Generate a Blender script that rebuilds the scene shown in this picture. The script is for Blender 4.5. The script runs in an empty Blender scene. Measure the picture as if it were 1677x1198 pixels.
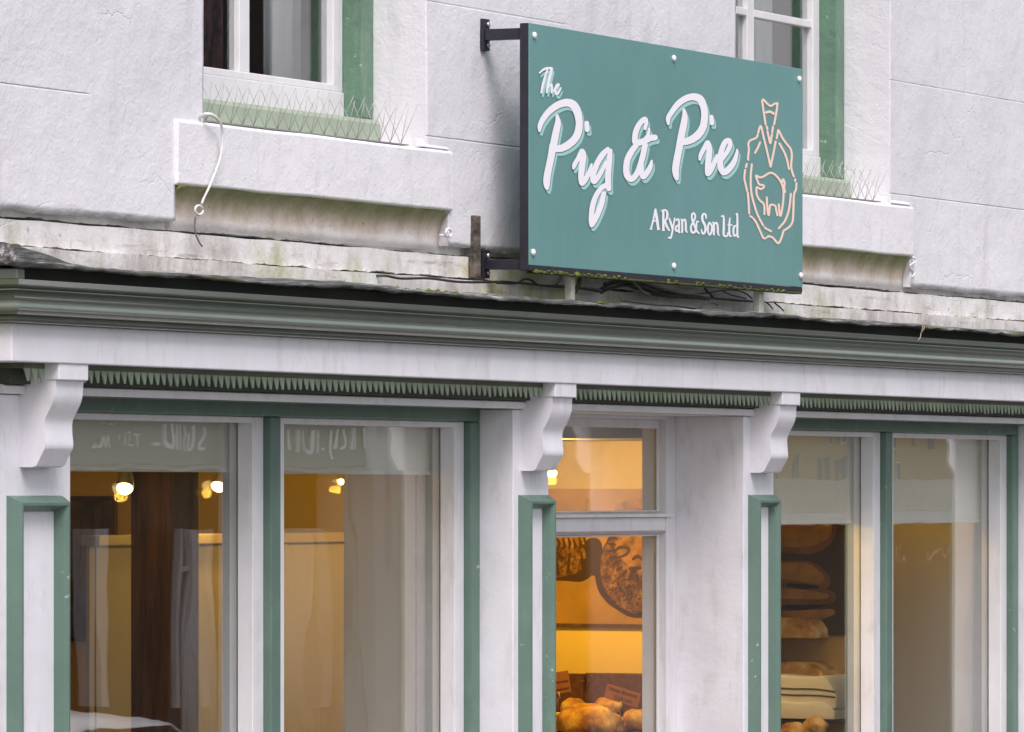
import bpy, bmesh, math, random
import numpy as np
from mathutils import Vector, noise as mnoise
R = math.radians
random.seed(7)
scn = bpy.context.scene
col = scn.collection

# ---------------------------------------------------------------- camera
F = 9900.0; W, H = 1677.0, 1198.0; CX = 838.0; HOR = 805.0
TAN = (5400.0-CX)/F; ALPHA = math.atan(TAN)
CA, SA = math.cos(ALPHA), math.sin(ALPHA)
Z0 = 15.5; EYE = 2.3
CAMX, CAMY = -Z0*CA, -Z0*SA
cam = bpy.data.cameras.new("camera"); camo = bpy.data.objects.new("camera", cam); col.objects.link(camo)
camo.location = (CAMX, CAMY, EYE)
camo.rotation_euler = (R(90), 0, ALPHA - R(90))
cam.sensor_fit = 'HORIZONTAL'; cam.sensor_width = 36.0; cam.lens = F/W*36.0
cam.shift_x = 0.0; cam.shift_y = (HOR - H/2)/W
cam.clip_start = 0.5; cam.clip_end = 1500
scn.camera = camo

# ---------------------------------------------------------------- world, sun, exposure
SUN_EL, SUN_AZ = R(54), R(222)      # azimuth measured from +X, counter-clockwise
w = bpy.data.worlds.new("World"); scn.world = w; w.use_nodes = True
wn = w.node_tree.nodes; wl = w.node_tree.links
bg = wn['Background']; sky = wn.new('ShaderNodeTexSky'); sky.sky_type = 'NISHITA'; sky.sun_disc = False
sky.sun_elevation = SUN_EL; sky.sun_rotation = R(90) - SUN_AZ
sky.dust_density = 3.0; sky.air_density = 1.0
hs = wn.new('ShaderNodeHueSaturation'); hs.inputs['Saturation'].default_value = 0.42
wl.new(sky.outputs[0], hs.inputs['Color']); wl.new(hs.outputs[0], bg.inputs['Color'])
bg.inputs['Strength'].default_value = 0.092
sun = bpy.data.lights.new("sun", 'SUN'); sun.energy = 1.4; sun.angle = R(30); sun.color = (1.0, 0.915, 0.95)
suno = bpy.data.objects.new("sun", sun); col.objects.link(suno)
sd = Vector((math.cos(SUN_AZ)*math.cos(SUN_EL), math.sin(SUN_AZ)*math.cos(SUN_EL), math.sin(SUN_EL)))
suno.rotation_euler = sd.to_track_quat('Z', 'Y').to_euler(); suno.location = (-6, -9, 12)
scn.view_settings.view_transform = 'Standard'; scn.view_settings.look = 'None'
scn.view_settings.exposure = 1.06; scn.view_settings.gamma = 1.0

# ---------------------------------------------------------------- measuring helpers (photo point -> point on a real plane)
def ray(px):
    xi = (px-CX)/F
    return CA + xi*SA, SA - xi*CA
def at(px, py, D):            # plane y = -D  -> (X, z)
    dx, dy = ray(px); t = (-D-CAMY)/dy
    return CAMX + dx*t, EYE + (HOR-py)/F*t
def X(px, D): return at(px, HOR, D)[0]
def atX(px, py, xp):          # plane x = xp -> (y, z)
    dx, dy = ray(px); t = (xp-CAMX)/dx
    return CAMY + dy*t, EYE + (HOR-py)/F*t

# ---------------------------------------------------------------- materials
def newmat(name):
    m = bpy.data.materials.new(name); m.use_nodes = True
    nt = m.node_tree; return m, nt, nt.nodes, nt.links, nt.nodes['Principled BSDF']
def noise_node(nt, scale, detail=4, rough=0.55, vec=None, dims='3D'):
    n = nt.nodes.new('ShaderNodeTexNoise'); n.inputs['Scale'].default_value = scale
    n.inputs['Detail'].default_value = detail; n.inputs['Roughness'].default_value = rough
    if vec is not None: nt.links.new(vec, n.inputs['Vector'])
    return n
def ramp(nt, src, stops):
    r = nt.nodes.new('ShaderNodeValToRGB'); e = r.color_ramp.elements
    while len(e) < len(stops): e.new(0.5)
    for i, (p, c) in enumerate(stops):
        e[i].position = p; e[i].color = c if len(c) == 4 else (*c, 1)
    nt.links.new(src, r.inputs['Fac']); return r
def mixc(nt, fac, a, b, mode='MIX'):
    n = nt.nodes.new('ShaderNodeMix'); n.data_type = 'RGBA'; n.blend_type = mode
    for i, v in ((0, fac), (6, a), (7, b)):
        if hasattr(v, 'is_linked') or hasattr(v, 'links'): nt.links.new(v, n.inputs[i])
        else: n.inputs[i].default_value = v if i == 0 else ((*v, 1) if len(v) == 3 else v)
    return n.outputs[2]
def math_n(nt, op, a, b=None, clamp=False):
    n = nt.nodes.new('ShaderNodeMath'); n.operation = op; n.use_clamp = clamp
    for i, v in ((0, a), (1, b)):
        if v is None: continue
        if hasattr(v, 'links'): nt.links.new(v, n.inputs[i])
        else: n.inputs[i].default_value = v
    return n.outputs[0]
def bump(nt, h, dist, strength=1.0, nrm=None):
    b = nt.nodes.new('ShaderNodeBump'); b.inputs['Distance'].default_value = dist; b.inputs['Strength'].default_value = strength
    nt.links.new(h, b.inputs['Height'])
    if nrm is not None: nt.links.new(nrm, b.inputs['Normal'])
    return b.outputs[0]
def pos(nt): return nt.nodes.new('ShaderNodeNewGeometry').outputs['Position']
def mapping(nt, vec, scale=(1, 1, 1), loc=(0, 0, 0)):
    m = nt.nodes.new('ShaderNodeMapping'); m.inputs['Scale'].default_value = scale; m.inputs['Location'].default_value = loc
    nt.links.new(vec, m.inputs['Vector']); return m.outputs[0]

def paint(name, c, rough=0.45, bscale=60, bd=0.0006, var=0.10, dirt=None, dirt_amt=0.35, wave=0.0028, spec=0.5, chips=None, horiz=False):
    m, nt, N, L, B = newmat(name); P = pos(nt)
    n1 = noise_node(nt, 5, 5, .6, P); n2 = noise_node(nt, bscale, 4, .6, P); n3 = noise_node(nt, 9, 2, .5, P)
    dk = tuple(max(0, x*(1-var)) for x in c); lt = tuple(min(1, x*(1+var*.5)) for x in c)
    cr = ramp(nt, n1.outputs['Fac'], [(0.3, dk), (0.7, lt)])
    out = cr.outputs['Color']
    if dirt:
        n4 = noise_node(nt, 16, 8, .7, mapping(nt, P, (1, 1, .35)))
        f = ramp(nt, n4.outputs['Fac'], [(0.53, (0, 0, 0)), (0.75, (dirt_amt,)*3)])
        out = mixc(nt, f.outputs['Color'], out, dirt)
    if chips:
        cn = noise_node(nt, 42, 5, .6, P); cm = noise_node(nt, 3, 3, .6, P)
        cf = math_n(nt, 'MULTIPLY', ramp(nt, cn.outputs['Fac'], [(.665, (0, 0, 0)), (.69, (1, 1, 1))]).outputs['Color'], ramp(nt, cm.outputs['Fac'], [(.50, (0, 0, 0)), (.6, (.8,)*3)]).outputs['Color'])
        out = mixc(nt, cf, out, chips)
    br = noise_node(nt, 16, 5, .7, mapping(nt, P, (1, 1, .12) if not horiz else (.08, 1, 1)))
    bf2 = ramp(nt, br.outputs['Fac'], [(.45, (0, 0, 0)), (.75, (.20,)*3)]); out = mixc(nt, bf2.outputs['Color'], out, tuple(x*.70 for x in c))
    L.new(out, B.inputs['Base Color']); B.inputs['Roughness'].default_value = rough
    B.inputs['Specular IOR Level'].default_value = spec
    b1 = bump(nt, n3.outputs['Fac'], wave); L.new(bump(nt, n2.outputs['Fac'], bd, 1, b1), B.inputs['Normal'])
    return m

def render_wall(name, c=(.75, .735, .765), grime=False):
    m, nt, N, L, B = newmat(name); P = pos(nt)
    big = noise_node(nt, 1.3, 4, .55, P); mid = noise_node(nt, 7, 6, .6, P); fine = noise_node(nt, 110, 3, .6, P)
    pat = noise_node(nt, 22, 6, .68, P)
    cr = ramp(nt, big.outputs['Fac'], [(0.25, tuple(x*.86 for x in c)), (0.7, c)])
    d = ramp(nt, mid.outputs['Fac'], [(0.55, (0, 0, 0)), (0.8, (.35,)*3)])
    out = mixc(nt, d.outputs['Color'], cr.outputs['Color'], tuple(x*.78 for x in c))
    spn = noise_node(nt, 60, 3, .6, P)
    sp = ramp(nt, spn.outputs['Fac'], [(.69, (0, 0, 0)), (.74, (.5,)*3)])
    out = mixc(nt, sp.outputs['Color'], out, (.30, .28, .27))
    run = noise_node(nt, 2.2, 6, .65, mapping(nt, P, (5, 5, .7)))
    rf_ = ramp(nt, run.outputs['Fac'], [(.56, (0, 0, 0)), (.72, (.30,)*3)])
    out = mixc(nt, rf_.outputs['Color'], out, (.42, .40, .37))
    sep = N.new('ShaderNodeSeparateXYZ'); L.new(P, sep.inputs[0])
    if grime:
        # algae and soot that sit low on the wall above the ledge: a stain with its own ragged shape
        h = math_n(nt, 'SUBTRACT', EYE+0.655, sep.outputs['Z'])
        h = math_n(nt, 'MULTIPLY', h, 9.0)
        gn = noise_node(nt, 9, 7, .7, mapping(nt, P, (1, 1, .6)))
        h2 = math_n(nt, 'ADD', h, math_n(nt, 'MULTIPLY', math_n(nt, 'SUBTRACT', gn.outputs['Fac'], .62), 5.0))
        f = math_n(nt, 'MULTIPLY', h2, .5, True)
        tint = noise_node(nt, 3, 3, .5, P)
        tc = ramp(nt, tint.outputs['Fac'], [(.40, (.26, .21, .16)), (.5, (.33, .30, .25)), (.60, (.28, .30, .10))])
        out = mixc(nt, f, out, tc.outputs['Color'])
        gx = math_n(nt, 'ABSOLUTE', math_n(nt, 'SUBTRACT', sep.outputs['X'], .12))
        gx = math_n(nt, 'SUBTRACT', 1.15, math_n(nt, 'MULTIPLY', gx, 1.5))
        gm = math_n(nt, 'ADD', gx, math_n(nt, 'MULTIPLY', math_n(nt, 'SUBTRACT', noise_node(nt, 12, 7, .7, P).outputs['Fac'], .62), 5))
        gm = math_n(nt, 'MULTIPLY', math_n(nt, 'MULTIPLY', gm, .8, True), math_n(nt, 'MULTIPLY', h, 1.3, True))
        out = mixc(nt, gm, out, (.46, .47, .14))
        bn = noise_node(nt, 2.4, 8, .72, mapping(nt, P, (1.3, 1, 15)))
        bf = ramp(nt, bn.outputs['Fac'], [(.56, (0, 0, 0)), (.66, (.62,)*3)])
        out = mixc(nt, math_n(nt, 'MULTIPLY', bf.outputs['Color'], math_n(nt, 'MULTIPLY', h, 2.2, True)), out, (.21, .17, .13))
        # dark pitting
        vn = noise_node(nt, 45, 6, .75, P)
        pf = ramp(nt, vn.outputs['Fac'], [(.62, (0, 0, 0)), (.70, (.85,)*3)])
        pf2 = math_n(nt, 'MULTIPLY', pf.outputs['Color'], math_n(nt, 'MULTIPLY', h, 1.3, True))
        out = mixc(nt, pf2, out, (.09, .075, .06))
    L.new(out, B.inputs['Base Color']); B.inputs['Roughness'].default_value = .62
    B.inputs['Specular IOR Level'].default_value = .35
    b0 = bump(nt, big.outputs['Fac'], .018)
    b1 = bump(nt, mid.outputs['Fac'], .0035, 1, b0)
    pr = ramp(nt, pat.outputs['Fac'], [(.45, (0, 0, 0)), (.62, (1, 1, 1))])
    b2 = bump(nt, pr.outputs['Color'], .0006, 1, b1)
    vv = N.new('ShaderNodeTexVoronoi'); vv.feature = 'DISTANCE_TO_EDGE'; vv.inputs['Scale'].default_value = 2.6
    dist = mixc(nt, .12, P, noise_node(nt, 4, 6, .7, P).outputs['Color'], 'ADD')
    L.new(dist, vv.inputs['Vector'])
    ck = ramp(nt, vv.outputs['Distance'], [(0.0, (0, 0, 0)), (.008, (1, 1, 1))])
    mk = ramp(nt, noise_node(nt, 1.7, 2, .5, P).outputs['Fac'], [(.52, (1, 1, 1)), (.60, (0, 0, 0))])
    ckm = mixc(nt, mk.outputs['Color'], ck.outputs['Color'], (1, 1, 1))
    b3 = bump(nt, ckm, .0010, 1, b2)
    L.new(bump(nt, fine.outputs['Fac'], .0009, 1, b3), B.inputs['Normal'])
    return m

def simple(name, c, rough=.5, metal=0.0, em=None, es=0.0, bscale=None, bd=.001, var=0, vscale=8):
    m, nt, N, L, B = newmat(name)
    B.inputs['Base Color'].default_value = (*c, 1); B.inputs['Roughness'].default_value = rough; B.inputs['Metallic'].default_value = metal
    if em: B.inputs['Emission Color'].default_value = (*em, 1); B.inputs['Emission Strength'].default_value = es
    P = None
    if bscale:
        P = pos(nt); n = noise_node(nt, bscale, 5, .6, P); L.new(bump(nt, n.outputs['Fac'], bd), B.inputs['Normal'])
    if var:
        P = P or pos(nt); n = noise_node(nt, vscale, 6, .65, P)
        r = ramp(nt, n.outputs['Fac'], [(.3, tuple(x*(1-var) for x in c)), (.7, tuple(min(1, x*(1+var)) for x in c))])
        L.new(r.outputs['Color'], B.inputs['Base Color'])
    return m

def glass(name, wav=.002, scl=(1.2, 1.2, .5), f0=.05, tint=(.93, .95, .94), gain=1.0):
    m, nt, N, L, B = newmat(name); N.remove(B)
    g = N.new('ShaderNodeNewGeometry'); out = N['Material Output']
    nz = noise_node(nt, 2.2, 2, .5, mapping(nt, g.outputs['Position'], scl))
    bp = bump(nt, nz.outputs['Fac'], wav)
    dot = N.new('ShaderNodeVectorMath'); dot.operation = 'DOT_PRODUCT'
    L.new(g.outputs['Normal'], dot.inputs[0]); L.new(g.outputs['Incoming'], dot.inputs[1])
    c = math_n(nt, 'ABSOLUTE', dot.outputs['Value'])
    k = math_n(nt, 'POWER', math_n(nt, 'SUBTRACT', 1.0, c, True), 5.0)
    fac = math_n(nt, 'MULTIPLY', math_n(nt, 'ADD', math_n(nt, 'MULTIPLY', k, 1-f0), f0), gain)
    tr = N.new('ShaderNodeBsdfTransparent'); tr.inputs['Color'].default_value = (*tint, 1)
    gl = N.new('ShaderNodeBsdfGlossy'); gl.inputs['Roughness'].default_value = 0.0; gl.inputs['Color'].default_value = (1, 1, 1, 1)
    L.new(bp, gl.inputs['Normal'])
    mx = N.new('ShaderNodeMixShader'); L.new(fac, mx.inputs[0]); L.new(tr.outputs[0], mx.inputs[1]); L.new(gl.outputs[0], mx.inputs[2])
    L.new(mx.outputs[0], out.inputs['Surface']); return m

def wood(name, c1, c2, sc=(8, 8, 1.2), rough=.6, bd=.003):
    m, nt, N, L, B = newmat(name); P = pos(nt)
    n = noise_node(nt, 4, 7, .7, mapping(nt, P, sc))
    r = ramp(nt, n.outputs['Fac'], [(.3, c1), (.68, c2)]); L.new(r.outputs['Color'], B.inputs['Base Color'])
    B.inputs['Roughness'].default_value = rough; L.new(bump(nt, n.outputs['Fac'], bd), B.inputs['Normal']); return m

def bricks(name, c1, c2, mortar, scale=1.0):
    m, nt, N, L, B = newmat(name); P = pos(nt)
    sep = N.new('ShaderNodeSeparateXYZ'); L.new(P, sep.inputs[0]); cb = N.new('ShaderNodeCombineXYZ')
    L.new(math_n(nt, 'ADD', sep.outputs['X'], sep.outputs['Y']), cb.inputs[0]); L.new(sep.outputs['Z'], cb.inputs[1])
    b = N.new('ShaderNodeTexBrick'); L.new(cb.outputs[0], b.inputs['Vector'])
    b.inputs['Scale'].default_value = scale; b.inputs['Brick Width'].default_value = .225; b.inputs['Row Height'].default_value = .075
    b.inputs['Mortar Size'].default_value = .006
    for k, v in (('Color1', c1), ('Color2', c2), ('Mortar', mortar)): b.inputs[k].default_value = (*v, 1)
    n = noise_node(nt, 3, 5, .6, P); o = mixc(nt, math_n(nt, 'MULTIPLY', n.outputs['Fac'], .5), b.outputs['Color'], tuple(x*.5 for x in c1))
    L.new(o, B.inputs['Base Color']); B.inputs['Roughness'].default_value = .85
    L.new(bump(nt, b.outputs['Fac'], -.004), B.inputs['Normal']); return m

M = {}
M['wall'] = render_wall('rendered_wall_paint', grime=True)
M['sillwhite'] = render_wall('painted_stone_sill', (.80, .785, .81))
M['lowband'] = render_wall('weathered_lower_render', (.76, .74, .73), grime=True)
M['white'] = paint('white_timber_paint', (.75, .735, .775), .42, 70, .0007, .08, (.34, .29, .25), .42)
M['white2'] = paint('white_window_paint', (.70, .69, .71), .40, 80, .0005, .08, (.38, .33, .29), .38)
M['green'] = paint('green_timber_paint', (.105, .174, .140), .42, 60, .0007, .12, (.22, .30, .22), .35, chips=(.42, .48, .42))
M['cornice'] = paint('olive_green_cornice_paint', (.100, .120, .090), .30, 60, .0004, .14, (.07, .07, .05), .4, .0008, spec=.8)
cb_ = M['cornice'].node_tree.nodes['Principled BSDF']; cb_.inputs['Coat Weight'].default_value = 1.0; cb_.inputs['Coat Roughness'].default_value = .16
M['toothboard'] = paint('shaded_tooth_board_green', (.10, .115, .080), .5, 60, .0007, .25, (.06, .06, .04), .6)  # moulding green darkened: shadow on the top band is put into the colour
M['teeth'] = paint('lit_tooth_green', (.33, .40, .29), .5, 60, .0007, .25, (.06, .08, .05), .6)  # moulding green lightened so the tooth tips look lit
M['oldgreen'] = paint('old_green_box_frame_paint', (.110, .205, .140), .42, 28, .0035, .22, (.30, .37, .28), .5, chips=(.50, .52, .44))
M['palegreen'] = paint('pale_green_sill_paint', (.30, .36, .27), .5, 28, .002, .18, (.20, .17, .12), .5)
M['toothback'] = paint('painted_recess_shade', (.045, .055, .040), .6)  # moulding green with the shade between the teeth put into the colour
M['dark'] = simple('painted_gap_shade', (.012, .012, .010), .8)  # near-black colour that stands for shade in gaps and recesses
M['sign'] = None
def sign_mat():
    m, nt, N, L, B = newmat('teal_sign_face'); P = pos(nt)
    a = noise_node(nt, 2.2, 5, .6, P); st = noise_node(nt, 3, 6, .7, mapping(nt, P, (9, 9, .6))); fi = noise_node(nt, 70, 4, .7, P)
    o = ramp(nt, a.outputs['Fac'], [(.3, (.112, .258, .250)), (.7, (.142, .298, .292))]).outputs['Color']
    f = ramp(nt, st.outputs['Fac'], [(.55, (0, 0, 0)), (.75, (.32,)*3)]); o = mixc(nt, f.outputs['Color'], o, (.20, .34, .33))
    f = ramp(nt, fi.outputs['Fac'], [(.62, (0, 0, 0)), (.74, (.22,)*3)]); o = mixc(nt, f.outputs['Color'], o, (.05, .13, .12))
    L.new(o, B.inputs['Base Color'])
    r = ramp(nt, st.outputs['Fac'], [(.3, (.26,)*3), (.7, (.42,)*3)]); L.new(r.outputs['Color'], B.inputs['Roughness'])
    L.new(bump(nt, noise_node(nt, 1.6, 2, .5, P).outputs['Fac'], .004), B.inputs['Normal']); return m
M['sign'] = sign_mat()
M['letter'] = simple('white_vinyl_lettering', (.88, .85, .90), .4)
M['mint'] = simple('mint_vinyl_shadow', (.34, .62, .58), .4)
M['thinline'] = simple('dark_vinyl_outline', (.09, .14, .18), .5)
M['peach'] = simple('peach_vinyl_line', (.92, .68, .56), .4)
M['iron'] = simple('dark_painted_iron', (.016, .014, .024), .45, bscale=120, bd=.0006, var=.3, vscale=30)
M['bolt'] = simple('white_bolt_cap', (.75, .74, .74), .3)
M['steel'] = simple('worn_steel', (.55, .55, .56), .35, .8)
M['spike'] = simple('dull_steel_wire', (.36, .35, .33), .42, .4)
M['rust'] = simple('rusty_old_iron', (.11, .09, .075), .85, bscale=90, bd=.003, var=.85, vscale=30)
M['moss'] = simple('green_moss', (.10, .135, .018), .95, bscale=200, bd=.004, var=.6, vscale=60)
M['mossdark'] = simple('mossy_underside', (.055, .060, .015), .9, bscale=150, bd=.003, var=.9, vscale=25)
M['cable'] = simple('black_cable_sheath', (.022, .020, .024), .4)
M['greycable'] = simple('grey_cable_sheath', (.16, .14, .12), .5)
M['cord'] = simple('white_painted_cord', (.66, .65, .63), .6, bscale=250, bd=.001)
M['glass'] = glass('shop_window_glass', .0010, (1.3, 1.3, .5), .165)
M['doorglass'] = glass('door_glass', .0006, (1.3, 1.3, .5), .02, (.97, .97, .96), .35)
M['glass_up'] = glass('upstairs_window_glass', .0015, (1.5, 1.5, .6), .12)
M['blind'] = simple('grey_blind_fabric', (.88, .80, .68), .9, bscale=900, bd=.0004)
M['chain'] = simple('brown_bead_chain', (.16, .12, .09), .5)
M['plaster'] = simple('cream_shop_plaster', (.80, .62, .22), .8, bscale=30, bd=.001, var=.05)
M['partition'] = simple('off_white_partition_board', (.74, .66, .58), .6, bscale=30, bd=.001)
M['ceiling'] = simple('shop_ceiling_paint', (.72, .62, .40), .8)
M['shopfloor'] = wood('shop_floor_boards', (.10, .05, .02), (.20, .11, .05))
M['oak'] = wood('dark_oak_post', (.030, .014, .008), (.17, .080, .042), (9, 9, 1.0), .6, .006)
M['beam'] = wood('grey_timber', (.05, .04, .04), (.12, .10, .09))
M['floorup'] = simple('upstairs_dark_room', (.10, .09, .09), .9)

def lead_mat():
    m, nt, N, L, B = newmat('weathered_lead_flashing'); P = pos(nt)
    st = noise_node(nt, 5, 8, .72, mapping(nt, P, (.9, 7, 12)))
    r = ramp(nt, st.outputs['Fac'], [(.36, (.02, .02, .018)), (.48, (.07, .07, .065)), (.56, (.17, .17, .165)), (.66, (.60, .59, .60))])
    g = noise_node(nt, 2.6, 5, .6, P); gf = ramp(nt, g.outputs['Fac'], [(.57, (0, 0, 0)), (.66, (.75,)*3)])
    o = mixc(nt, gf.outputs['Color'], r.outputs['Color'], (.13, .15, .03))
    L.new(o, B.inputs['Base Color']); B.inputs['Roughness'].default_value = .5; B.inputs['Metallic'].default_value = .15
    L.new(bump(nt, st.outputs['Fac'], .012), B.inputs['Normal']); return m
M['lead'] = lead_mat()
def cove_mat():
    m, nt, N, L, B = newmat('stained_cove_plaster'); P = pos(nt)
    sep = N.new('ShaderNodeSeparateXYZ'); L.new(P, sep.inputs[0])
    n = noise_node(nt, 10, 7, .7, P)
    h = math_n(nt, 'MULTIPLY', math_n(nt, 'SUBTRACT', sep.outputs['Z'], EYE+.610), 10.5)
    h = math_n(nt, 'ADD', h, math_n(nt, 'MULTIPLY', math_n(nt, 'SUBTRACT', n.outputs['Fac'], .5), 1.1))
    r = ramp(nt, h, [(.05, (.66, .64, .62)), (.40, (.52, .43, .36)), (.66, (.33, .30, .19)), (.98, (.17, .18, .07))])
    v = noise_node(nt, 55, 5, .7, P); pf = ramp(nt, v.outputs['Fac'], [(.64, (0, 0, 0)), (.70, (.9,)*3)])
    L.new(mixc(nt, pf.outputs['Color'], r.outputs['Color'], (.04, .035, .03)), B.inputs['Base Color'])
    B.inputs['Roughness'].default_value = .85; L.new(bump(nt, n.outputs['Fac'], .006), B.inputs['Normal']); return m
M['cove'] = cove_mat()

# ---------------------------------------------------------------- mesh helpers
class MB:
    def __init__(s): s.v = []; s.f = []; s.sm = []
    def add(s, vs, fs, smooth=False):
        o = len(s.v); s.v += [tuple(p) for p in vs]; s.f += [tuple(i+o for i in f) for f in fs]; s.sm += [smooth]*len(fs)
        return s
    def box(s, x0, x1, y0, y1, z0, z1):
        x0, x1 = sorted((x0, x1)); y0, y1 = sorted((y0, y1)); z0, z1 = sorted((z0, z1))
        v = [(x, y, z) for x in (x0, x1) for y in (y0, y1) for z in (z0, z1)]
        return s.add(v, [(0, 1, 3, 2), (4, 6, 7, 5), (0, 4, 5, 1), (2, 3, 7, 6), (0, 2, 6, 4), (1, 5, 7, 3)])
    def prism_x(s, prof, x0, x1, smooth=False):      # prof: (y,z) closed polygon
        n = len(prof)
        v = [(x0, y, z) for y, z in prof] + [(x1, y, z) for y, z in prof]
        f = [(i, (i+1) % n, (i+1) % n+n, i+n) for i in range(n)]
        s.add(v, f, smooth); o = len(s.v)-2*n
        s.f += [tuple(o+i for i in reversed(range(n))), tuple(o+n+i for i in range(n))]; s.sm += [False, False]; return s
    def prism_y(s, poly, y0, y1, smooth=False):      # poly: (x,z)
        n = len(poly)
        v = [(x, y0, z) for x, z in poly] + [(x, y1, z) for x, z in poly]
        f = [(i, (i+1) % n, (i+1) % n+n, i+n) for i in range(n)]
        s.add(v, f, smooth); o = len(s.v)-2*n
        s.f += [tuple(o+i for i in reversed(range(n))), tuple(o+n+i for i in range(n))]; s.sm += [False, False]; return s
    def tube(s, pts, r, n=8, rr=None):
        P = [Vector(p) for p in pts]; m = len(P); vs = []; fs = []
        up = Vector((0.13, .31, .94))
        for i, p in enumerate(P):
            t = (P[min(i+1, m-1)] - P[max(i-1, 0)]).normalized()
            a = t.cross(up)
            if a.length < .05: a = t.cross(Vector((1, 0, 0)))
            a.normalize(); b = t.cross(a); q = rr[i] if rr else r
            for k in range(n):
                an = 2*math.pi*k/n; vs.append(p + a*math.cos(an)*q + b*math.sin(an)*q)
        for i in range(m-1):
            for k in range(n): fs.append((i*n+k, i*n+(k+1) % n, (i+1)*n+(k+1) % n, (i+1)*n+k))
        fs.append(tuple(reversed(range(n)))); fs.append(tuple((m-1)*n+k for k in range(n)))
        return s.add(vs, fs, True)
    def lathe(s, prof, c, axis='z', n=20):    # prof (r,h)
        vs = []; fs = []; m = len(prof)
        for r, h in prof:
            for k in range(n):
                a = 2*math.pi*k/n; u, v = r*math.cos(a), r*math.sin(a)
                vs.append({'z': (c[0]+u, c[1]+v, c[2]+h), 'y': (c[0]+u, c[1]+h, c[2]+v), 'x': (c[0]+h, c[1]+u, c[2]+v)}[axis])
        for i in range(m-1):
            for k in range(n): fs.append((i*n+k, i*n+(k+1) % n, (i+1)*n+(k+1) % n, (i+1)*n+k))
        fs.append(tuple(reversed(range(n)))); fs.append(tuple((m-1)*n+k for k in range(n)))
        return s.add(vs, fs, True)
    def blob(s, c, r, sub=2, amp=.2, fr=3., flat=1.0):
        bm = bmesh.new(); bmesh.ops.create_icosphere(bm, subdivisions=sub, radius=1)
        vs = []
        for v in bm.verts:
            k = 1+amp*mnoise.noise(v.co*fr + Vector(c)*7)
            rr = r if hasattr(r, '__len__') else (r, r, r)
            vs.append((c[0]+v.co.x*rr[0]*k, c[1]+v.co.y*rr[1]*k, c[2]+v.co.z*rr[2]*k*flat))
        fs = [tuple(v.index for v in f.verts) for f in bm.faces]; bm.free()
        return s.add(vs, fs, True)
    def build(s, name, mat, parent=None, bevel=0, recalc=True, seg=2):
        off = Vector(root_loc(parent)) if parent else Vector((0, 0, 0))
        me = bpy.data.meshes.new(name); me.from_pydata([tuple(Vector(v)-off) for v in s.v], [], s.f)
        me.polygons.foreach_set('use_smooth', s.sm); me.materials.append(M[mat] if isinstance(mat, str) else mat)
        if recalc:
            bm = bmesh.new(); bm.from_mesh(me); bmesh.ops.recalc_face_normals(bm, faces=bm.faces); bm.to_mesh(me); bm.free()
        me.update()
        o = bpy.data.objects.new(name, me); col.objects.link(o)
        if parent: o.parent = parent
        if bevel:
            b = o.modifiers.new('bevel', 'BEVEL'); b.width = bevel; b.segments = seg; b.limit_method = 'ANGLE'; b.angle_limit = R(40)
            b.use_clamp_overlap = True; b.harden_normals = False
        return o
def root_loc(o):
    p = Vector((0, 0, 0))
    while o: p += Vector(o.location); o = o.parent
    return p
def tag(o, label=None, cat=None, group=None, kind=None):
    for k, v in (('label', label), ('category', cat), ('group', group), ('kind', kind)):
        if v: o[k] = v
    return o
def thing(name, loc, label, cat, group=None):
    o = bpy.data.objects.new(name, None); o.empty_display_size = .1; o.location = loc; col.objects.link(o)
    return tag(o, label, cat, group)

def crom(pts, k=6):
    P = [np.array(p, float) for p in pts]
    if len(P) < 3: return [tuple(P[0]*(1-t)+P[-1]*t) for t in np.linspace(0, 1, k+1)]
    out = []
    Q = [2*P[0]-P[1]] + P + [2*P[-1]-P[-2]]
    for i in range(1, len(Q)-2):
        a, b, c, d = Q[i-1:i+3]
        for j in range(k):
            t = j/k; out.append(tuple(.5*((2*b)+(-a+c)*t+(2*a-5*b+4*c-d)*t*t+(-a+3*b-3*c+d)*t**3)))
    out.append(tuple(P[-1])); return out

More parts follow.
